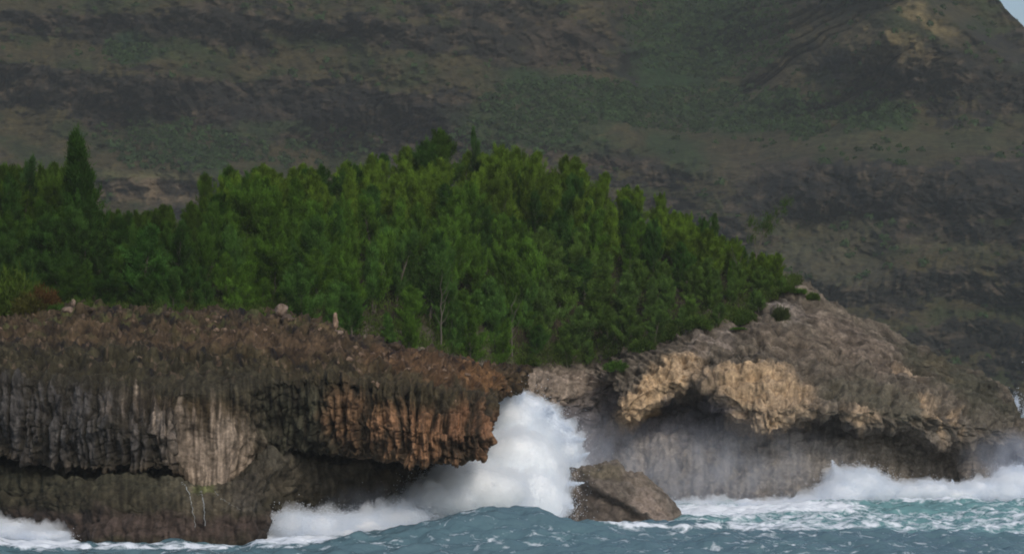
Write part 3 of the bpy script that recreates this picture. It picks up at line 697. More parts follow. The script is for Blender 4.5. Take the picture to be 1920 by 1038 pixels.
def splash(name, blobs, ndrop, label, seed, group=None, jets=(), core=True, size=(.012, .05), spread=.55, veil=.7, grow=.7):
    """blobs: (px,row,D,rx_px,ry_px,depth_m) lobes of white water; dense foam inside, a veil of fine spray and droplets round it"""
    rng = np.random.default_rng(seed)
    vol = []
    for (px, row, D, rx, ry, dm) in blobs:
        c = at(px, row, D); s = D / F
        vol.append((c, np.array([rx * s, dm, ry * s])))
    root = empty(name, tuple(at(*blobs[0][:3]) * [1, 1, 0]))
    tag(root, label, 'splash', group)
    loc = np.array(root.location)
    if core:
        V, Nn, Fc = blob_union(vol, .86, .22)
        d = .28 * fbm(V[:, 0] * .6, V[:, 1] * .6, V[:, 2] * .6 + seed, 4) + .10 * fbm(V[:, 0] * 2.6, V[:, 1] * 2.6, V[:, 2] * 2.6, 3)
        V = V + Nn * d[:, None]
        mesh_np('foam', V - loc, Fc, M['core'], root)
        V, Nn, Fc = blob_union(vol, .90, .25, grow * .6)
        d = grow * (1.1 * fbm(V[:, 0] * .8, V[:, 1] * .8, V[:, 2] * .8 + seed, 3) + .9 * (.9 - bil(V[:, 0] * .9, V[:, 1] * .9, V[:, 2] * .9 + seed, 3)))
        V = V + Nn * np.clip(d, -grow * .4, 2.2 * grow)[:, None]
        mesh_np('veil', V - loc, Fc, veil_material(veil), root)
    wts = np.array([R.prod() ** (2 / 3) for c, R in vol]); wts /= wts.sum()
    Pall = []
    for it in range(6):
        idx = rng.choice(len(vol), ndrop, p=wts)
        Cc = np.array([v[0] for v in vol])[idx]; Rr = np.array([v[1] for v in vol])[idx]
        dr = rng.normal(size=(ndrop, 3)); dr /= np.linalg.norm(dr, axis=1)[:, None]
        rad = (.90 if core else .25) + rng.exponential(spread * .30 if core else .3, ndrop)
        q = Cc * .5 + dr * 2.6
        wob = 1 + .22 * fbm(q[:, 0], q[:, 1], q[:, 2], 4)
        Pn_ = Cc + dr * Rr * (rad * wob)[:, None]
        keep = np.ones(ndrop, bool)
        if core:
            for c, R in vol: keep &= (((Pn_ - c) / (R * .88)) ** 2).sum(1) > 1
        Pall.append(Pn_[keep])
        if sum(map(len, Pall)) > ndrop: break
    Pd = np.concatenate(Pall)[:ndrop]
    sz = rng.uniform(*size, len(Pd))
    for (x0, y0, x1, y1, D, n, wd) in jets:
        t = rng.random(n) ** .8
        x = x0 + (x1 - x0) * t; y = y0 + (y1 - y0) * t + 8 * t * (1 - t)
        j = at(x + rng.normal(size=n) * wd * (1.05 - t), y + rng.normal(size=n) * wd * (1.05 - t), D + rng.normal(size=n) * .5)
        Pd = np.concatenate([Pd, j]); sz = np.concatenate([sz, rng.uniform(size[0], size[1] * 1.3, n)])
    keep = Pd[:, 2] > -.2; Pd = Pd[keep]; sz = sz[keep]
    v, f = droplets(Pd, sz, rng)
    mesh_np('spray', v - loc, f, M['spray'], root, smooth=False)
    return root
splash('wave_splash', [
    (965, 800, 234, 48, 56, 2.6), (1000, 855, 234, 72, 72, 3.4), (940, 880, 232, 80, 80, 4.0), (1040, 865, 234, 44, 56, 2.6),
    (880, 925, 224, 95, 55, 4), (990, 940, 224, 78, 60, 3.4), (820, 940, 222, 62, 38, 3), (958, 775, 235, 30, 30, 1.8), (1010, 805, 235, 40, 38, 2.2),
    (1068, 838, 235, 22, 22, 1.4), (935, 785, 235, 26, 34, 1.8), (985, 772, 236, 28, 26, 1.6), (1040, 820, 236, 34, 34, 1.8), (932, 768, 235, 24, 22, 1.6), (992, 764, 236, 30, 22, 1.6), (1020, 785, 236, 28, 24, 1.6), (1062, 880, 236, 26, 34, 1.8), (900, 905, 228, 90, 66, 4), (1030, 925, 228, 34, 46, 2.2), (900, 925, 219, 100, 50, 3), (975, 900, 227, 85, 100, 3), (830, 940, 217, 72, 30, 2.6)],
    60000, 'huge white wall of spray bursting between the rust brown overhang and the sea rock', 5,
    jets=[(1050, 825, 1098, 822, 230, 900, 9), (1040, 790, 1075, 806, 231, 900, 9), (1010, 765, 1042, 772, 232, 800, 8), (1060, 870, 1105, 848, 229, 900, 9), (1050, 905, 1096, 904, 225, 700, 5), (1045, 925, 1075, 952, 225, 900, 10),
          (960, 755, 985, 735, 233, 900, 8), (940, 755, 915, 742, 233, 900, 8), (1030, 790, 1030, 760, 232, 700, 10)])
splash('low_surf', [(545, 985, 208.5, 42, 22, 1.6), (600, 988, 209, 60, 21, 1.8), (670, 984, 210.5, 60, 18, 1.8), (740, 975, 212, 60, 22, 2.0), (700, 992, 209, 70, 12, 1.6), (620, 1000, 207.5, 60, 9, 1.5)],
    50000, 'low grey white surf rolling in under the overhang at the end of the ledge', 6, core=True, spread=.9, veil=.5, grow=.8)
splash('breaking_surf', [(1615, 912, 262, 50, 32, 2.0), (1580, 930, 261, 50, 26, 2), (1650, 925, 262, 45, 22, 2), (1570, 905, 263, 22, 26, 1.2)],
    30000, 'round white burst of surf against the foot of the cave cliff', 7, jets=[(1575, 905, 1560, 862, 263, 800, 9), (1600, 895, 1625, 878, 262, 600, 10)])
splash('breaking_surf', [(1700, 926, 262, 50, 16, 1.6), (1745, 922, 262, 40, 20, 1.6), (1790, 926, 262, 50, 13, 1.6), (1830, 922, 263, 40, 19, 1.6), (1870, 922, 263, 50, 17, 1.8), (1905, 905, 266, 45, 28, 2), (1960, 905, 266, 50, 35, 2)],
    40000, 'white surf line against the far right foot of the headland', 8, jets=[(1900, 890, 1915, 872, 266, 800, 12), (1790, 915, 1785, 898, 264, 300, 6)])
splash('breaking_surf', [(1330, 950, 258, 70, 10, 1.4), (1440, 953, 258, 70, 9, 1.4), (1260, 950, 258, 30, 9, 1.0), (1520, 945, 260, 50, 12, 1.2)],
    30000, 'thin white surf line below the grey cave wall, right of the sea rock', 9, spread=1.0)
splash('shore_foam', [(-40, 990, 207, 60, 18, 1.8), (30, 996, 205.5, 60, 13, 1.8), (90, 1004, 203, 50, 9, 1.8)],
    20000, 'white foam washing up the ledge at the left edge of the picture', 10, spread=.6)
splash('thin_spray', [(1925, 800, 300, 12, 50, 1.5), (1905, 760, 300, 8, 22, 1)], 5000, 'faint spray rising behind the right end of the headland', 12, core=False, size=(.03, .07))

def mist(name, c, R, dens, label, col=(0.82, 0.86, 0.95)):
    m, n, out = mat(name + '_volume'); L = n.links.new
    v = N(n, 'ShaderNodeVolumePrincipled'); v.inputs['Color'].default_value = col + (1,); v.inputs['Anisotropy'].default_value = 0.1
    tc = N(n, 'ShaderNodeTexCoord')
    ln = N(n, 'ShaderNodeVectorMath', operation='LENGTH'); L(tc.outputs['Object'], ln.inputs[0])
    mr = N(n, 'ShaderNodeMapRange'); mr.inputs['From Min'].default_value = 1; mr.inputs['From Max'].default_value = .15; mr.inputs['To Max'].default_value = dens
    L(ln.outputs['Value'], mr.inputs['Value'])
    t = N(n, 'ShaderNodeTexNoise'); t.inputs['Scale'].default_value = .45; t.inputs['Detail'].default_value = 4
    g = N(n, 'ShaderNodeNewGeometry'); L(g.outputs['Position'], t.inputs['Vector'])
    r = N(n, 'ShaderNodeMapRange'); r.inputs['From Min'].default_value = .35; r.inputs['From Max'].default_value = .65; L(t.outputs['Fac'], r.inputs['Value'])
    r.inputs['To Min'].default_value = .05; r.inputs['To Max'].default_value = 2.2
    mu = N(n, 'ShaderNodeMath', operation='MULTIPLY'); L(mr.outputs[0], mu.inputs[0]); L(r.outputs[0], mu.inputs[1]); L(mu.outputs[0], v.inputs['Density'])
    L(v.outputs[0], out.inputs['Volume'])
    V, Fc = ico(3)
    o = mesh_np(name, V, Fc, m); o.location = tuple(c); o.scale = tuple(R)
    tag(o, label, None, None, 'stuff')
mist('spray_mist', at(1320, 895, 263), (17, 5, 6.5), 0.075, 'thin pale spray mist drifting in front of the grey cave wall')
mist('spray_mist', at(1085, 850, 262), (6, 7, 5), 0.05, 'thin pale spray mist in the dark cove behind the big splash')
mist('spray_mist', at(680, 955, 217), (9, 4, 2.6), 0.22, 'pale spray mist low under the overhang')
mist('spray_mist', at(1900, 870, 268), (6, 4, 4), 0.12, 'pale spray mist at the right end of the headland')

# ================================================================== SEA ROCK
def rock_mesh(V0, R, c, amp, fr, cols, seed, layers=None):
    V = V0 * R
    nn = V0 / R; nn /= np.linalg.norm(nn, axis=1)[:, None]
    s = seed * 3.7
    d = amp * (fbm(V[:, 0] * fr + s, V[:, 1] * fr, V[:, 2] * fr, 4) + .45 * (bil(V[:, 0] * fr * 2.2 + s, V[:, 1] * fr * 2, V[:, 2] * fr * 2.2, 3) - .8))
    V = V + nn * d[:, None]
    q = fbm(V[:, 0] * fr * 3 + s, V[:, 1] * fr * 3, V[:, 2] * fr * 3, 3)[:, None]
    C = np.array(cols[0]) * (.5 - .5 * np.clip(q * 2, -1, 1)) + np.array(cols[1]) * (.5 + .5 * np.clip(q * 2, -1, 1))
    return V, C
def sea_rock():
    V0, Fc = ico(6)
    D = 228.0
    # silhouette of the rock: top outline as photo columns -> rows; ring radius follows it
    top = [(1055, 985), (1058, 935), (1072, 880), (1095, 869), (1130, 866), (1160, 866), (1185, 876), (1215, 895), (1235, 912), (1258, 938), (1280, 962), (1300, 986)]
    px = 1171 + V0[:, 0] * 124
    rowtop = ip(px, top)
    h = np.clip(V0[:, 2], -1, 1)
    edge = np.sqrt(np.clip(1 - V0[:, 0] ** 2, 1e-4, 1))
    hh = np.where(h > 0, h / edge, h)
    base = 985
    row = base + (rowtop - base) * np.clip(hh, -.35, 1) ** 1.0
    Dd = D + V0[:, 1] * 4.2 * (1 - .25 * np.clip(hh, 0, 1)) + 1.4 * np.clip(hh, 0, 1)
    cut = sstep(-6, 6, row - (902 + (px - 1085) * .52 + 5 * fbm(px / 14, row / 14, 0 * px, 2)))
    Dd = Dd + 1.1 * cut * (V0[:, 1] < .3)
    P = at(px, row, Dd)
    nn = V0
    x, y, z = P.T
    d = .40 * fbm(x * .45, y * .45, z * .45, 3) + .22 * fbm(x * 1.4, y * 1.4, z * 1.4, 4) + .25 * (bil(x * .9 + z * .5, y * .8, z * .4, 3) - .8)
    d -= .25 * np.maximum(crack(x * .6, y * .5, z * .8), .7 * crack(x * 1.4, y, z * 1.2))
    P = P + nn * d[:, None]
    # shade also painted into the colour: lower left block set back under a slanting break
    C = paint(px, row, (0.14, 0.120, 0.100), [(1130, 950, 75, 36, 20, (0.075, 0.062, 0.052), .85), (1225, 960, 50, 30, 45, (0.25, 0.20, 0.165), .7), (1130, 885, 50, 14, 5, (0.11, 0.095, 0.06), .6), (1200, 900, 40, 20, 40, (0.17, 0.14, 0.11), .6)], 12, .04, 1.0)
    C *= 1 + .4 * fbm(px / 7, row / 12, 3.0, 3)[..., None]
    loc = at(1172, 985, D) * [1, 1, 0]
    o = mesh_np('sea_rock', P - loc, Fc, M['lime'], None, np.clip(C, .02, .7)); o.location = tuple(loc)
    tag(o, 'brown humped rock standing in the surf right of the big splash', 'rock')
sea_rock()

# ---- boulders and stones on the rim of the left point
BV, BF = ico(3)
def boulder(px, row, D, w_, h_, label, seed, col=((0.13, 0.095, 0.07), (0.26, 0.20, 0.16)), name='boulder', group=None, cat='boulder'):
    s = D / F
    R = np.array([w_ * s / 2, w_ * s / 2 * .8, h_ * s / 2])
    V, C = rock_mesh(BV, R, None, R.min() * .55, .9 / R.min() * .5, col, seed)
    c = at(px, row, D)
    o = mesh_np(name, V, BF, M['boulder'], None, C); o.location = tuple(c); o.rotation_euler = (0, 0, seed)
    tag(o, label, cat, group)
    return o
boulder(527, 582, 228, 24, 30, 'round pinkish boulder standing up on the brown rim before the trees', 1)
boulder(540, 598, 227, 34, 16, 'low dark boulder just under the round pinkish one', 2, ((0.07, 0.055, 0.04), (0.14, 0.10, 0.075)))
boulder(629, 603, 228, 11, 34, 'slim upright post-like stone on the rim', 3, ((0.17, 0.12, 0.08), (0.32, 0.23, 0.17)), 'standing_stone', None, 'stone')
boulder(631, 624, 227, 24, 12, 'squat stone at the foot of the upright one', 4)
boulder(137, 570, 229, 12, 18, 'small pale knob of rock on the rim right of the reddish bush', 5)
boulder(130, 582, 228, 26, 14, 'flat brown stone under the pale knob of rock', 6)
0 and boulder(455, 590, 228, 60, 15, 'long dark slab of rock along the rim left of the round boulder', 7, ((0.05, 0.04, 0.03), (0.10, 0.075, 0.055)))
0 and boulder(230, 592, 226, 110, 14, 'long black crumbling slab along the rim above the grey flutes', 8, ((0.035, 0.03, 0.022), (0.08, 0.06, 0.042)))
0 and boulder(745, 650, 229, 60, 12, 'dark slab lying where the rim meets the trees', 9, ((0.045, 0.035, 0.028), (0.10, 0.07, 0.05)))
proto = boulder(600, 618, 225, 10, 7, 'small pale stone lying loose on the brown top of the left point', 10, ((0.10, 0.07, 0.05), (0.24, 0.17, 0.12)), 'stone', 'loose stones on the brown crust', 'stone')
rs = np.random.default_rng(5)
for i in range(70):
    if i < 60: x = rs.uniform(380, 900); base = ip(x, [(380, 592), (520, 596), (650, 632), (750, 658), (900, 690)])
    else: x = rs.uniform(0, 900); base = ip(x, [(0, 596), (520, 600), (650, 635), (750, 660), (900, 700)])
    r_ = float(base) + rs.exponential(22) + 3
    if r_ > base + 80: continue
    D = 228 - (r_ - base) * .17
    # set the stone on the real surface
    gp, gr = None, None
    o = proto.copy(); COL.objects.link(o)
    o.location = tuple(at(x, r_, D)); s = rs.uniform(.45, 1.3); o.scale = (s * rs.uniform(.7, 1.5), s, s * rs.uniform(.7, 1.4)); o.rotation_euler = (rs.uniform(-.5, .5), rs.uniform(-.5, .5), rs.uniform(0, 6))
rim = boulder(400, 590, 227.5, 26, 18, 'dark jagged lump of rock on the rim of the brown crust', 21, ((0.03, 0.024, 0.017), (0.10, 0.07, 0.045)), 'rim_rock', 'jagged rocks along the rim', 'rock')
for i in range(34):
    x = rs.uniform(150, 880); b_ = float(ip(x, [(0, 592), (130, 580), (300, 590), (520, 594), (600, 608), (650, 630), (750, 654), (850, 674), (900, 686)]))
    o = rim.copy(); COL.objects.link(o); o.location = tuple(at(x, b_ + rs.uniform(-2, 9), 228 + max(0, x - 750) * .03)); s_ = rs.uniform(.35, 1.05)
    o.scale = (s_ * rs.uniform(.8, 1.6), s_, s_ * rs.uniform(.7, 1.3)); o.rotation_euler = (rs.uniform(-.5, .5), rs.uniform(-.5, .5), rs.uniform(0, 6))
# drop stones onto the crust surface
def settle(objs, G, dz=0.0):
    ppx, prow = proj(G[:, 150:]); Gf = G[:, 150:].reshape(-1, 3); ppx = ppx.ravel(); prow = prow.ravel()
    for o in objs:
        a, b = proj(np.array(o.location[:]))
        i = np.argmin((ppx - a) ** 2 + (prow - b) ** 2)
        p = Gf[i]; o.location = (p[0], p[1], p[2] + dz)
settle([o for o in bpy.data.objects if o.name.startswith('stone')], LG, .04)

# ---- trickles of sea water down the ledge
def trickle(pts, wd, label):
    pts = np.array(pts, float)
    t = np.linspace(0, 1, 60); tt = np.linspace(0, 1, len(pts))
    x = np.interp(t, tt, pts[:, 0]) + 3.0 * fbm(t * 9, 0, pts[0, 0], 2); r = np.interp(t, tt, pts[:, 1])
    ppx, prow = proj(LEDGE[:, 20:150]); Gf = LEDGE[:, 20:150].reshape(-1, 3); ppx = ppx.ravel(); prow = prow.ravel()
    C = []
    for a, b in zip(x, r):
        i = np.argmin((ppx - a) ** 2 + (prow - b) ** 2); C.append(at(a, b, min(Gf[i, 1], 212) - .15))
    C = np.array(C); 
    for k in range(1, len(C)): C[k, 1] = min(C[k, 1], C[k - 1, 1] + .05)
    ang = np.linspace(0, 2 * math.pi, 7)[:-1]
    V = []
    for k, c in enumerate(C):
        w2 = wd * (.5 + .5 * math.sin(math.pi * min(1, .25 + t[k]))) * (1 + .4 * float(pn(t[k] * 22, 0, wd)))
        for a in ang: V.append(c + np.array([math.cos(a) * w2, math.sin(a) * w2 * .6, 0]))
    V = np.array(V); n = len(C); Fc = []
    for k in range(n - 1):
        for j in range(6): Fc.append([k * 6 + j, k * 6 + (j + 1) % 6, (k + 1) * 6 + (j + 1) % 6, (k + 1) * 6 + j])
    o = mesh_np('water_trickle', V, np.array(Fc), M['trickle']); tag(o, label, 'water trickle', 'trickles of water off the ledge')
trickle([(340, 898), (350, 912), (358, 935), (362, 960), (366, 988)], .03, 'thin white trickle down the dark ledge, nearer the grey flutes')
trickle([(378, 918), (380, 930), (383, 950), (384, 985)], .036, 'thin white trickle down the ledge straight below the pink fan')
trickle([(402, 920), (415, 934), (435, 945), (450, 955)], .018, 'short slanting trickle running right from the foot of the pink fan')

# ================================================================== TREES
def tube(pts, rad, k=5):
    pts = np.array(pts, float); n = len(pts); V = []
    for i in range(n):
        d = pts[min(i + 1, n - 1)] - pts[max(i - 1, 0)]; d /= np.linalg.norm(d) + 1e-9
        a = np.cross(d, [0.3, 1, 0.1]); a /= np.linalg.norm(a) + 1e-9; b = np.cross(d, a)
        for j in range(k):
            th = 2 * math.pi * j / k; V.append(pts[i] + (a * math.cos(th) + b * math.sin(th)) * rad[i])
    Fc = [[i * k + j, i * k + (j + 1) % k, (i + 1) * k + (j + 1) % k, (i + 1) * k + j] for i in range(n - 1) for j in range(k)]
    return np.array(V), np.array(Fc)
def needles(C, dirs, tint, per, rng, ln=(.28, .7), wd=.045, sp=.22, up=.6):
    n = len(C)
    c = np.repeat(C, per, 0) + rng.normal(size=(n * per, 3)) * sp * [1, 1, 1.15]
    d = np.repeat(dirs, per, 0) + rng.normal(size=(n * per, 3)) * .6 + [0, 0, up]
    d /= np.linalg.norm(d, axis=1)[:, None]
    s = np.cross(d, rng.normal(size=d.shape)); s /= np.linalg.norm(s, axis=1)[:, None] + 1e-9
    l = rng.uniform(*ln, n * per)[:, None]; wv = wd * rng.uniform(.6, 1.3, n * per)[:, None]
    A = c - s * wv; B = c + s * wv; T = c + d * l
    V = np.stack([A, B, T], 1).reshape(-1, 3)
    Fc = np.arange(len(V)).reshape(-1, 3)
    t = np.repeat(tint, per) + rng.normal(size=n * per) * .10
    return V, Fc, np.repeat(np.clip(t, 0, 1), 3)
def make_tree(seed, h, R, nb, per, style='plume', bare=.02, name='ironwood_tree'):
    rng = np.random.default_rng(seed)
    lean = rng.normal(size=2) * .05 * h
    tp = [np.array([lean[0] * t ** 1.5 + .12 * math.sin(5 * t + seed), lean[1] * t ** 1.5, h * .96 * t - .5 * (t == 0)]) for t in np.linspace(0, 1, 9)]
    tr = [.016 * h * (1 - .9 * t) + .015 for t in np.linspace(0, 1, 9)]
    Vt, Ft = tube(tp, tr, 6); Vs, Fs, off = [Vt], [Ft], len(Vt)
    tp = np.array(tp)
    C, Dn, Ti = [], [], []
    def feather(p0, d, ln, tin, cnt):
        """needles strung along an upward curving branchlet"""
        f = rng.random(cnt) ** .8 * 1.0 + .12
        az_up = np.array([0, 0, 1.0])
        pos = p0 + d[None] * (ln * f)[:, None] + az_up[None] * (.22 * ln * f * f)[:, None]
        pos += rng.normal(size=(cnt, 3)) * (.05 + .16 * np.clip(1.15 - f, .2, 1))[:, None]
        dd = d[None] * .5 + az_up[None] * (.4 + .5 * f)[:, None]
        C.append(pos); Dn.append(dd); Ti.append(np.clip(tin + .22 * (f - .6), 0, 1))
    for b in range(nb):
        t = bare + (1 - bare) * (b + rng.random()) / nb
        p0 = np.array([np.interp(t, np.linspace(0, 1, 9), tp[:, k]) for k in range(3)])
        if style == 'plume': prof = (1 - t) ** .62 * (.6 + .4 * min(1, t / .2)) + .07
        elif style == 'spire': prof = (1 - t) ** .95 * (.75 + .25 * min(1, t / .12)) + .05
        elif style == 'column': prof = (1 - t) ** .45 * .8 + .06
        else: prof = math.sqrt(max(0, 1 - (2 * t - .8) ** 2 * .7)) * .9 + .1
        ln = R * prof * rng.uniform(.6, 1.35)
        az = rng.random() * 2 * math.pi; el = math.radians(rng.uniform(15, 58) + 20 * t)
        d = np.array([math.cos(az) * math.cos(el), math.sin(az) * math.cos(el), math.sin(el)])
        tin = rng.uniform(.12, .88)
        feather(p0, d, ln, tin, int(per * (1 + ln)))
        for q in range(3):
            f = rng.uniform(.3, .8); a2 = az + rng.normal() * .7; e2 = min(1.45, el + rng.uniform(.1, .5))
            feather(p0 + d * ln * f, np.array([math.cos(a2) * math.cos(e2), math.sin(a2) * math.cos(e2), math.sin(e2)]), ln * rng.uniform(.35, .6) + .15, tin + rng.normal() * .1, int(per * .6 * (1 + ln)))
        V_, F_ = tube([p0, p0 + d * ln * .5 + [0, 0, .055 * ln], p0 + d * ln * .95 + [0, 0, .2 * ln]], [.03, .018, .006], 3)
        Vs.append(V_); Fs.append(F_ + off); off += len(V_)
    feather(tp[-1] - [0, 0, .6], np.array([0.05, 0, 1.0]), 1.0, .6, per)
    V, Fc, T = needles(np.concatenate(C), np.concatenate(Dn), np.concatenate(Ti), 1, rng, (.18, .5), .03, .03, .15)
    root = empty(name, (0, 0, 0))
    mesh_np('trunk', np.concatenate(Vs), np.concatenate(Fs), M['bark'], root)
    mesh_np('crown', V, Fc, M['leaf'], root, attrs={'tint': T}, smooth=False)
    return root
def copy_tree(root):
    c = root.copy(); COL.objects.link(c)
    for ch in root.children:
        d = ch.copy(); COL.objects.link(d); d.parent = c
    return c
protos = {}
specs = [(21, 7.0, 2.1, 62, 38, 'plume'), (22, 7.0, 1.9, 60, 38, 'plume'), (23, 7.0, 2.4, 70, 38, 'plume'), (24, 7.0, 1.6, 54, 38, 'column'), (25, 7.0, 2.2, 64, 38, 'plume'), (26, 7.0, 2.0, 44, 34, 'plume'), (27, 7.0, 2.0, 70, 38, 'round')]
PR = [make_tree(*s) for s in specs]
used = set()
def place_tree(kind, P, H, wide, col, label, group=None, lean=(0, 0)):
    r = PR[kind]
    if kind in used: r = copy_tree(r)
    used.add(kind)
    r.location = tuple(P); s = H / 7.0
    r.scale = (s * wide, s * wide, s); r.rotation_euler = (lean[0], lean[1], rt.random() * 6.28)
    for ch in r.children: ch.color = (*col, 1)
    tag(r, label, 'tree', group)
    return r
rt = np.random.default_rng(77)
def colour(px, t):
    a = np.array((0.092, 0.168, 0.024)); b = np.array((0.120, 0.182, 0.024)); c = np.array((0.080, 0.155, 0.034)); dk = np.array((0.042, 0.088, 0.018))
    q = rt.random()
    base = b if t > .55 else a
    if t < .3: base = c if q < .5 else a
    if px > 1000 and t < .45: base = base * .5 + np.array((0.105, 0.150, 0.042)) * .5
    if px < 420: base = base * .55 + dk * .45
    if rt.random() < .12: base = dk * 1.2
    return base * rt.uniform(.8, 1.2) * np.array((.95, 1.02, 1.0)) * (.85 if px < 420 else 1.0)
def zone(px, t, col, H):
    lum = col[1]; hue = 'olive' if col[0] > .58 * col[1] else ('bluish green' if col[2] > .2 * col[1] else 'green')
    sh = 'dark ' if lum < .105 else ('bright ' if lum > .175 else '')
    sz = 'small ' if H < 4.4 else ('tall ' if H > 6.9 else '')
    tb = ['on the skyline', 'below the skyline', 'mid slope', 'low in the wood', 'at the front edge'][0 if t > .9 else 1 if t > .68 else 2 if t > .38 else 3 if t > .13 else 4]
    xb = [(60, 'above the green bush', 'far left'), (125, 'above the reddish bush', 'far left'), (215, 'under the tall spire', 'dip'), (300, 'left in the dip', 'dip'), (400, 'right in the dip', 'dip'), (500, 'at the hill corner', 'left flank'),
          (600, 'behind the round boulder', 'left flank'), (700, 'behind the upright stone', 'left flank'), (800, 'left of the summit', 'middle'), (900, 'under the summit crown', 'middle'), (1000, 'above the big splash', 'middle'),
          (1090, 'above the dark cove', 'middle'), (1180, 'above the sea rock', 'right flank'), (1270, 'above the tan arm of rock', 'right flank'), (1370, 'above the cave', 'right flank'), (9999, 'at the far right tip', 'right flank')]
    for x1, tx, g in xb:
        if px < x1: return f'{sz}{sh}{hue} ironwood tree {tb}, {tx}', 'ironwood trees of the ' + g
rows = [(1.0, 36), (.86, 47), (.72, 47), (.58, 47), (.44, 48), (.31, 48), (.19, 48), (.09, 50), (0.0, 54)]
placed = 0
for ri, (t0, stp) in enumerate(rows):
    x = -90 + rt.random() * stp
    while x < 1470:
        t = min(1.0, max(0, t0 + rt.normal() * .035)); p = x + rt.normal() * 8
        H = rt.uniform(5.6, 7.4)
        if t > .8: H = rt.uniform(5.5, 6.5)
        if t < .15: H *= rt.uniform(.5, .85)
        if p > 1000 and t < .35: H *= .8
        if p < 420 and t < .5: H *= .95
        if 170 < p < 390 and t > .25: H *= .66
        if p < 120 and t > .4: H *= 1.22
        if p > 1100: H *= ip(p, [(1100, .95), (1250, .75), (1350, .6), (1500, .38)])
        P = hill(np.array(p), np.array(t)); P[2] -= .25
        cc = colour(p, t)
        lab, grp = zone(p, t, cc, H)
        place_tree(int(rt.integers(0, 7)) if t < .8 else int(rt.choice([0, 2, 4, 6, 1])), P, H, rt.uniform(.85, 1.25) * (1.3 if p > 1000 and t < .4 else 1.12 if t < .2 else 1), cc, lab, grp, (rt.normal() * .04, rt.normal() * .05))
        placed += 1
        x += stp * rt.uniform(.75, 1.25)
by = {}
for o in COL.objects:
    if o.get('category') == 'tree': by.setdefault(o['label'], []).append(o)
for lab, os_ in by.items():
    if len(os_) < 2: continue
    os_.sort(key=lambda o: o.location[0] / o.location[1])
    nm = {2: ['left', 'right'], 3: ['left', 'middle', 'right']}.get(len(os_), ['leftmost', 'second', 'third', 'fourth', 'fifth', 'sixth', 'seventh', 'eighth'])
    for k, o in enumerate(os_): o['label'] = f'{nm[min(k, len(nm) - 1)]} {lab}' if k == 0 or len(os_) < 4 else f'{nm[min(k, len(nm) - 1)]} from left {lab}'
for o in COL.objects:
    if o.get('category') == 'tree' and len(o['label'].split()) > 16: o['label'] = o['label'].replace('small ', '').replace('bluish ', '').replace(' from left', '')
print('trees', placed)
# single trees one can pick out
PR.append(make_tree(31, 7.0, 1.75, 92, 42, 'spire'))
place_tree(7, hill(np.array(150.), np.array(.45)), 12.6, .92, (0.034, 0.078, 0.014), 'tallest dark green spire of a tree, alone above the left end of the wood')
place_tree(5, hill(np.array(40.), np.array(.6)), 9.0, .65, (0.045, 0.095, 0.028), 'thin spindly tree at the left edge, left of the tall dark spire')
place_tree(2, hill(np.array(830.), np.array(.97)), 7.4, 1.15, (0.062, 0.118, 0.020), 'broad crowned tree forming the highest point of the wood')
place_tree(5, hill(np.array(893.), np.array(.98)), 8.2, .45, (0.050, 0.100, 0.030), 'wispy thin treetop poking up just right of the highest crown')
place_tree(3, hill(np.array(1342.), np.array(.85)), 5.8, .8, (0.050, 0.098, 0.022), 'narrow upright tree on the right skyline, before the leaning bare branch')
place_tree(4, hill(np.array(430.), np.array(.7)), 7.2, .9, (0.060, 0.125, 0.022), 'upright tree at the left corner of the hill, above the dip')
place_tree(1, hill(np.array(270.), np.array(.08)), 6.8, 1.5, (0.062, 0.150, 0.030), 'wide bright green tree at the front, right below the gap with pinkish rock')

# leaning sparse tree at the right skyline
def leaning_tree():
    rng = np.random.default_rng(4)
    D = 290
    base = at(1412, 500, D)
    def L_(px, row): return at(px, row, D) - base
    Vs, Fs, off = [], [], 0; C, Dn = [], []
    for br in ([(1412, 500), (1425, 460), (1440, 430), (1455, 405), (1472, 380)], [(1418, 480), (1412, 440), (1408, 418)], [(1425, 460), (1432, 425), (1436, 412)]):
        pts = [L_(*q) for q in br]; n = len(pts)
        V_, F_ = tube(pts, [.07 - .05 * i / n for i in range(n)], 5); Vs.append(V_); Fs.append(F_ + off); off += len(V_)
        for i in range(max(1, n - 3), n):
            for _ in range(3): C.append(pts[i] + rng.normal(size=3) * .3); Dn.append(np.array([.4, 0, .8]))
    V, Fc, T = needles(np.array(C), np.array(Dn), np.full(len(C), .5), 40, rng)
    r = empty('sparse_tree', tuple(base)); mesh_np('trunk', np.concatenate(Vs), np.concatenate(Fs), M['bark'], r)
    c = mesh_np('crown', V, Fc, M['leaf'], r, attrs={'tint': T}, smooth=False); c.color = (0.06, 0.10, 0.03, 1)
    tag(r, 'nearly bare tree leaning right with tufts at its branch ends, on the right skyline', 'tree')
leaning_tree()
# bare grey trunks showing among the trees
def snag(px, t, h, label):
    P = hill(np.array(float(px)), np.array(t)); 
    rng = np.random.default_rng(int(px)); Vs, Fs, off = [], [], 0
    tr = [np.array([.12 * math.sin(3 * k), 0, h * k / 6]) for k in range(7)]
    V_, F_ = tube(tr, [.09 - .011 * k for k in range(7)], 6); Vs.append(V_); Fs.append(F_); off = len(V_)
    for k in range(7):
        b = tr[2 + k % 5]; az = rng.random() * 6.28
        V_, F_ = tube([b, b + np.array([math.cos(az) * .5, math.sin(az) * .5, .6]), b + np.array([math.cos(az) * .8, math.sin(az) * .8, 1.4])], [.04, .025, .008], 4)
        Vs.append(V_); Fs.append(F_ + off); off += len(V_)
    o = mesh_np('dead_tree', np.concatenate(Vs), np.concatenate(Fs), M['bark']); o.location = (P[0], P[1] - 1.6, P[2]); tag(o, label, 'dead tree')
snag(828, .05, 5.5, 'bare grey dead tree in the front of the wood above the overhang')
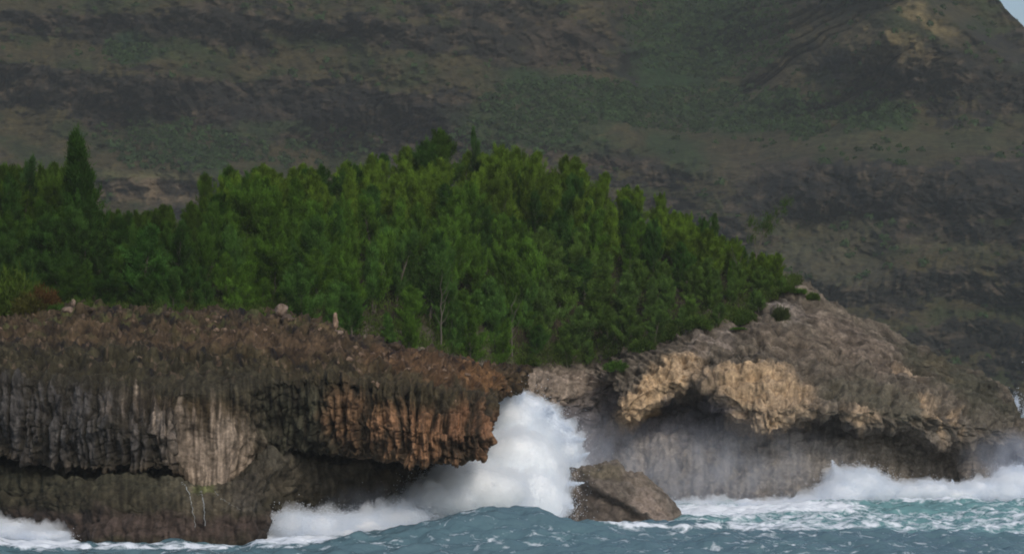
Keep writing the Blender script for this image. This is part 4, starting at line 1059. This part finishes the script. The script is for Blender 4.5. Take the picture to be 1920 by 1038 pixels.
snag(960, .05, 5.0, 'pale bare stem in the front of the wood above the big splash')
snag(1378, .55, 3.0, 'thin bare stem among the trees near the right skyline')

# shrubs
def bush(seed, name='shrub'):
    rng = np.random.default_rng(seed)
    n = 90; d = rng.normal(size=(n, 3)); d[:, 2] = np.abs(d[:, 2]); d /= np.linalg.norm(d, axis=1)[:, None]
    C = d * rng.uniform(.45, 1.0, n)[:, None] * [1, 1, .8]
    V, Fc, T = needles(C, d, rng.uniform(.1, .9, n), 34, rng, (.12, .3), .035, .12, .3)
    st_, sf, off = [], [], 0
    for k in range(8):
        V_, F_ = tube([np.array([0, 0, -.2]), d[k] * .4, d[k] * .9 * [1, 1, .8]], [.05, .03, .01], 4); st_.append(V_); sf.append(F_ + off); off += len(V_)
    r = empty(name, (0, 0, 0)); mesh_np('stem', np.concatenate(st_), np.concatenate(sf), M['bark'], r); mesh_np('foliage', V, Fc, M['leaf'], r, attrs={'tint': T}, smooth=False)
    return r
B0 = bush(3); first = [True]
AG = RG.reshape(-1, 3); apx, arow = proj(AG)
vis = np.ones(len(AG), bool)
def on_right(px, row):
    d = (apx - px) ** 2 + (arow - row) ** 2
    i = np.where(d < max(9, d.min() * 1.01))[0]
    return AG[i[np.argmin(AG[i, 1])]]
def put_bush(P, w_, h_, col, label, group=None):
    r = B0 if first[0] else copy_tree(B0); first[0] = False
    r.location = tuple(P); r.scale = (w_, w_, h_); r.rotation_euler = (0, 0, rt.random() * 6)
    for ch in r.children: ch.color = (*col, 1)
    tag(r, label, 'shrub', group); return r
g1 = (0.072, 0.125, 0.024); g2 = (0.085, 0.17, 0.03)
for (px, row, w_, h_, c, lab) in [
    (1462, 598, 1.0, 1.5, (0.055, 0.075, 0.025), 'dark olive shrub with reddish underside on the grey slope, apart from the trees'),
    (1395, 604, 1.3, 1.3, g1, 'dense green shrub hanging at the right corner of the wood'),
    (1478, 545, 0.9, .6, g1, 'low flat green shrub above the olive one, by the pale stones'),
    (1527, 560, 0.7, .7, g1, 'small green shrub on the right skyline of the bare slope'),
    (1365, 592, 1.3, 1.3, g1, 'green shrub left of the dense corner shrub'),
    (1455, 540, 1.2, 1.2, g1, 'green shrub on the skyline left of the pale stones'),
    (1155, 690, 1.2, .9, g2, 'bright green shrub spilling down onto the grey rock below the wood'),
    (1383, 615, .8, .25, g2, 'tiny patch of bright green plant on bare grey rock under the corner shrub'),
    (1255, 634, 1.3, 1.3, g1, 'rounded green shrub at the lower edge of the wood above the tan arm of rock'),
    (1205, 655, 1.4, 1.3, g1, 'green shrub left of the rounded one at the lower edge of the wood'),
    (1310, 612, 1.4, 1.2, g1, 'green shrub midway along the wood edge over the pale slope'),
    (1500, 548, .8, .5, g2, 'small bright shrub between the pale stones and the skyline shrub'),
    (1100, 672, 1.2, 1.0, g1, 'green shrub where the wood ends over the dark cove'),
    (990, 682, 1.2, .9, g1, 'dark green shrub at the wood foot over the tip of the overhang')]:
    put_bush(on_right(px, row), w_, h_, c, lab)
def on_left(px, row):
    ppx, prow = proj(LG[:, 240:]); i = np.argmin(((ppx - px) ** 2 + (prow - row) ** 2).ravel()); return LG[:, 240:].reshape(-1, 3)[i]
put_bush(at(80, 583, 231), 1.5, 2.1, (0.11, 0.062, 0.022), 'reddish brown bush at the left rim before the trees')
put_bush(at(25, 583, 232), 2.4, 3.6, (0.085, 0.135, 0.022), 'big yellow green bush at the left edge beside the reddish one')
put_bush(at(55, 583, 230), 1.4, 1.6, (0.10, 0.10, 0.025), 'olive bush between the yellow green and the reddish ones')
put_bush(at(110, 584, 230), 1.0, .7, g2, 'low bright green bush right of the reddish one')
# fringe of low growth where wood meets rock: uncountable ground cover
def fringe():
    rng = np.random.default_rng(9); C, T = [], []
    for k in range(6500):
        px = rng.uniform(-60, 1500)
        t = abs(rng.normal()) * .06 if k < 1500 and px < 1400 else rng.random()
        P = hill(np.array(px), np.array(min(t, 1))); P[2] += rng.uniform(-.1, .5)
        C.append(P); T.append(rng.random())
    for k in range(700):
        px = rng.uniform(-20, 640); C.append(on_left_fast(px, rng)); T.append(rng.random())
    C = np.array(C)
    V, Fc, Ti = needles(C, np.tile([0, 0, 1.0], (len(C), 1)), np.array(T), 26, rng, (.15, .35), .04, .22, .5)
    o = mesh_np('ground_cover', V, Fc, M['leaf'], None, attrs={'tint': Ti}, smooth=False); o.color = (0.075, 0.115, 0.026, 1)
    tag(o, 'low green growth along the foot of the wood', 'ground cover', None, 'stuff')
edge_i = LG[:, 318]
exp_, _ = proj(edge_i)
def on_left_fast(px, rng):
    i = int(np.argmin(np.abs(exp_ - px))); p = edge_i[i].copy(); p[1] += rng.normal() * .6 + 1.0; p[2] += -.1; return p
fringe()

# ---- scrub on the mountain: uncountable bushes on the green slopes
def scrub():
    rng = np.random.default_rng(13)
    zones = [(1330, 60, 160, 90, 800), (1060, 190, 160, 45, 500), (1350, 205, 220, 45, 700), (240, 95, 45, 28, 130), (340, 280, 130, 40, 280), (1640, 215, 80, 28, 160), (1510, 240, 36, 18, 70), (950, 260, 150, 35, 250), (450, 255, 300, 60, 350),
             (1000, 500, 1100, 300, 500), (960, 100, 1100, 140, 600), (1700, 300, 300, 200, 200)]
    C, S = [], []
    for (cx, cy, rx, ry, n) in zones:
        a = rng.random(n) * 6.283; r = np.sqrt(rng.random(n))
        x = cx + rx * r * np.cos(a); y = cy + ry * r * np.sin(a)
        for xx, yy in zip(x, y):
            i = int((xx + 260) / 2460 * 899); j = int((800 - yy) / 960 * 619)
            if 0 <= i < 900 and 0 <= j < 620 and Mst[i, j] < .6: C.append(MP[i, j]); S.append(rng.uniform(.8, 2.6))
    C = np.array(C); S = np.array(S); n = len(C); per = 26
    d = rng.normal(size=(n * per, 3)); d /= np.linalg.norm(d, axis=1)[:, None]; d[:, 2] = np.abs(d[:, 2])
    c = np.repeat(C, per, 0) + d * np.repeat(S, per)[:, None] * rng.uniform(.5, 1, (n * per, 1))
    u = rng.normal(size=d.shape); v = np.cross(d, u); v /= np.linalg.norm(v, axis=1)[:, None]; u = np.cross(v, d) + .4 * rng.normal(size=d.shape)
    s = (np.repeat(S, per) * .38)[:, None]
    V = np.stack([c - v * s, c + v * s, c + u * s * 1.3], 1).reshape(-1, 3)
    T = np.repeat(np.clip(np.repeat(rng.random(n), per) * .6 + rng.random(n * per) * .4, 0, 1), 3)
    o = mesh_np('mountain_scrub', V, np.arange(len(V)).reshape(-1, 3), M['leaf'], None, attrs={'tint': T}, smooth=False); o.color = (0.045, 0.080, 0.030, 1)
    tag(o, 'dark green scrub scattered over the mountain gullies', 'scrub', None, 'stuff')
scrub()

# ================================================================== HAZE
def haze():
    m, n, out = mat('thin_sea_air'); v = N(n, 'ShaderNodeVolumePrincipled')
    v.inputs['Color'].default_value = (0.88, 0.90, 0.88, 1); v.inputs['Density'].default_value = HAZE
    n.links.new(v.outputs[0], out.inputs['Volume'])
    x0, x1, y0, y1, z0, z1 = -900, 900, -60, 2600, -13.5, 560
    V = np.array([[x, y, z] for x in (x0, x1) for y in (y0, y1) for z in (z0, z1)], float)
    Fc = np.array([[0, 1, 3, 2], [4, 6, 7, 5], [0, 4, 5, 1], [2, 3, 7, 6], [0, 2, 6, 4], [1, 5, 7, 3]])
    o = mesh_np('haze', V, Fc, m, smooth=False); tag(o, 'thin bluish sea air fading the mountain', None, None, 'stuff')
HAZE = 0.00009
haze()
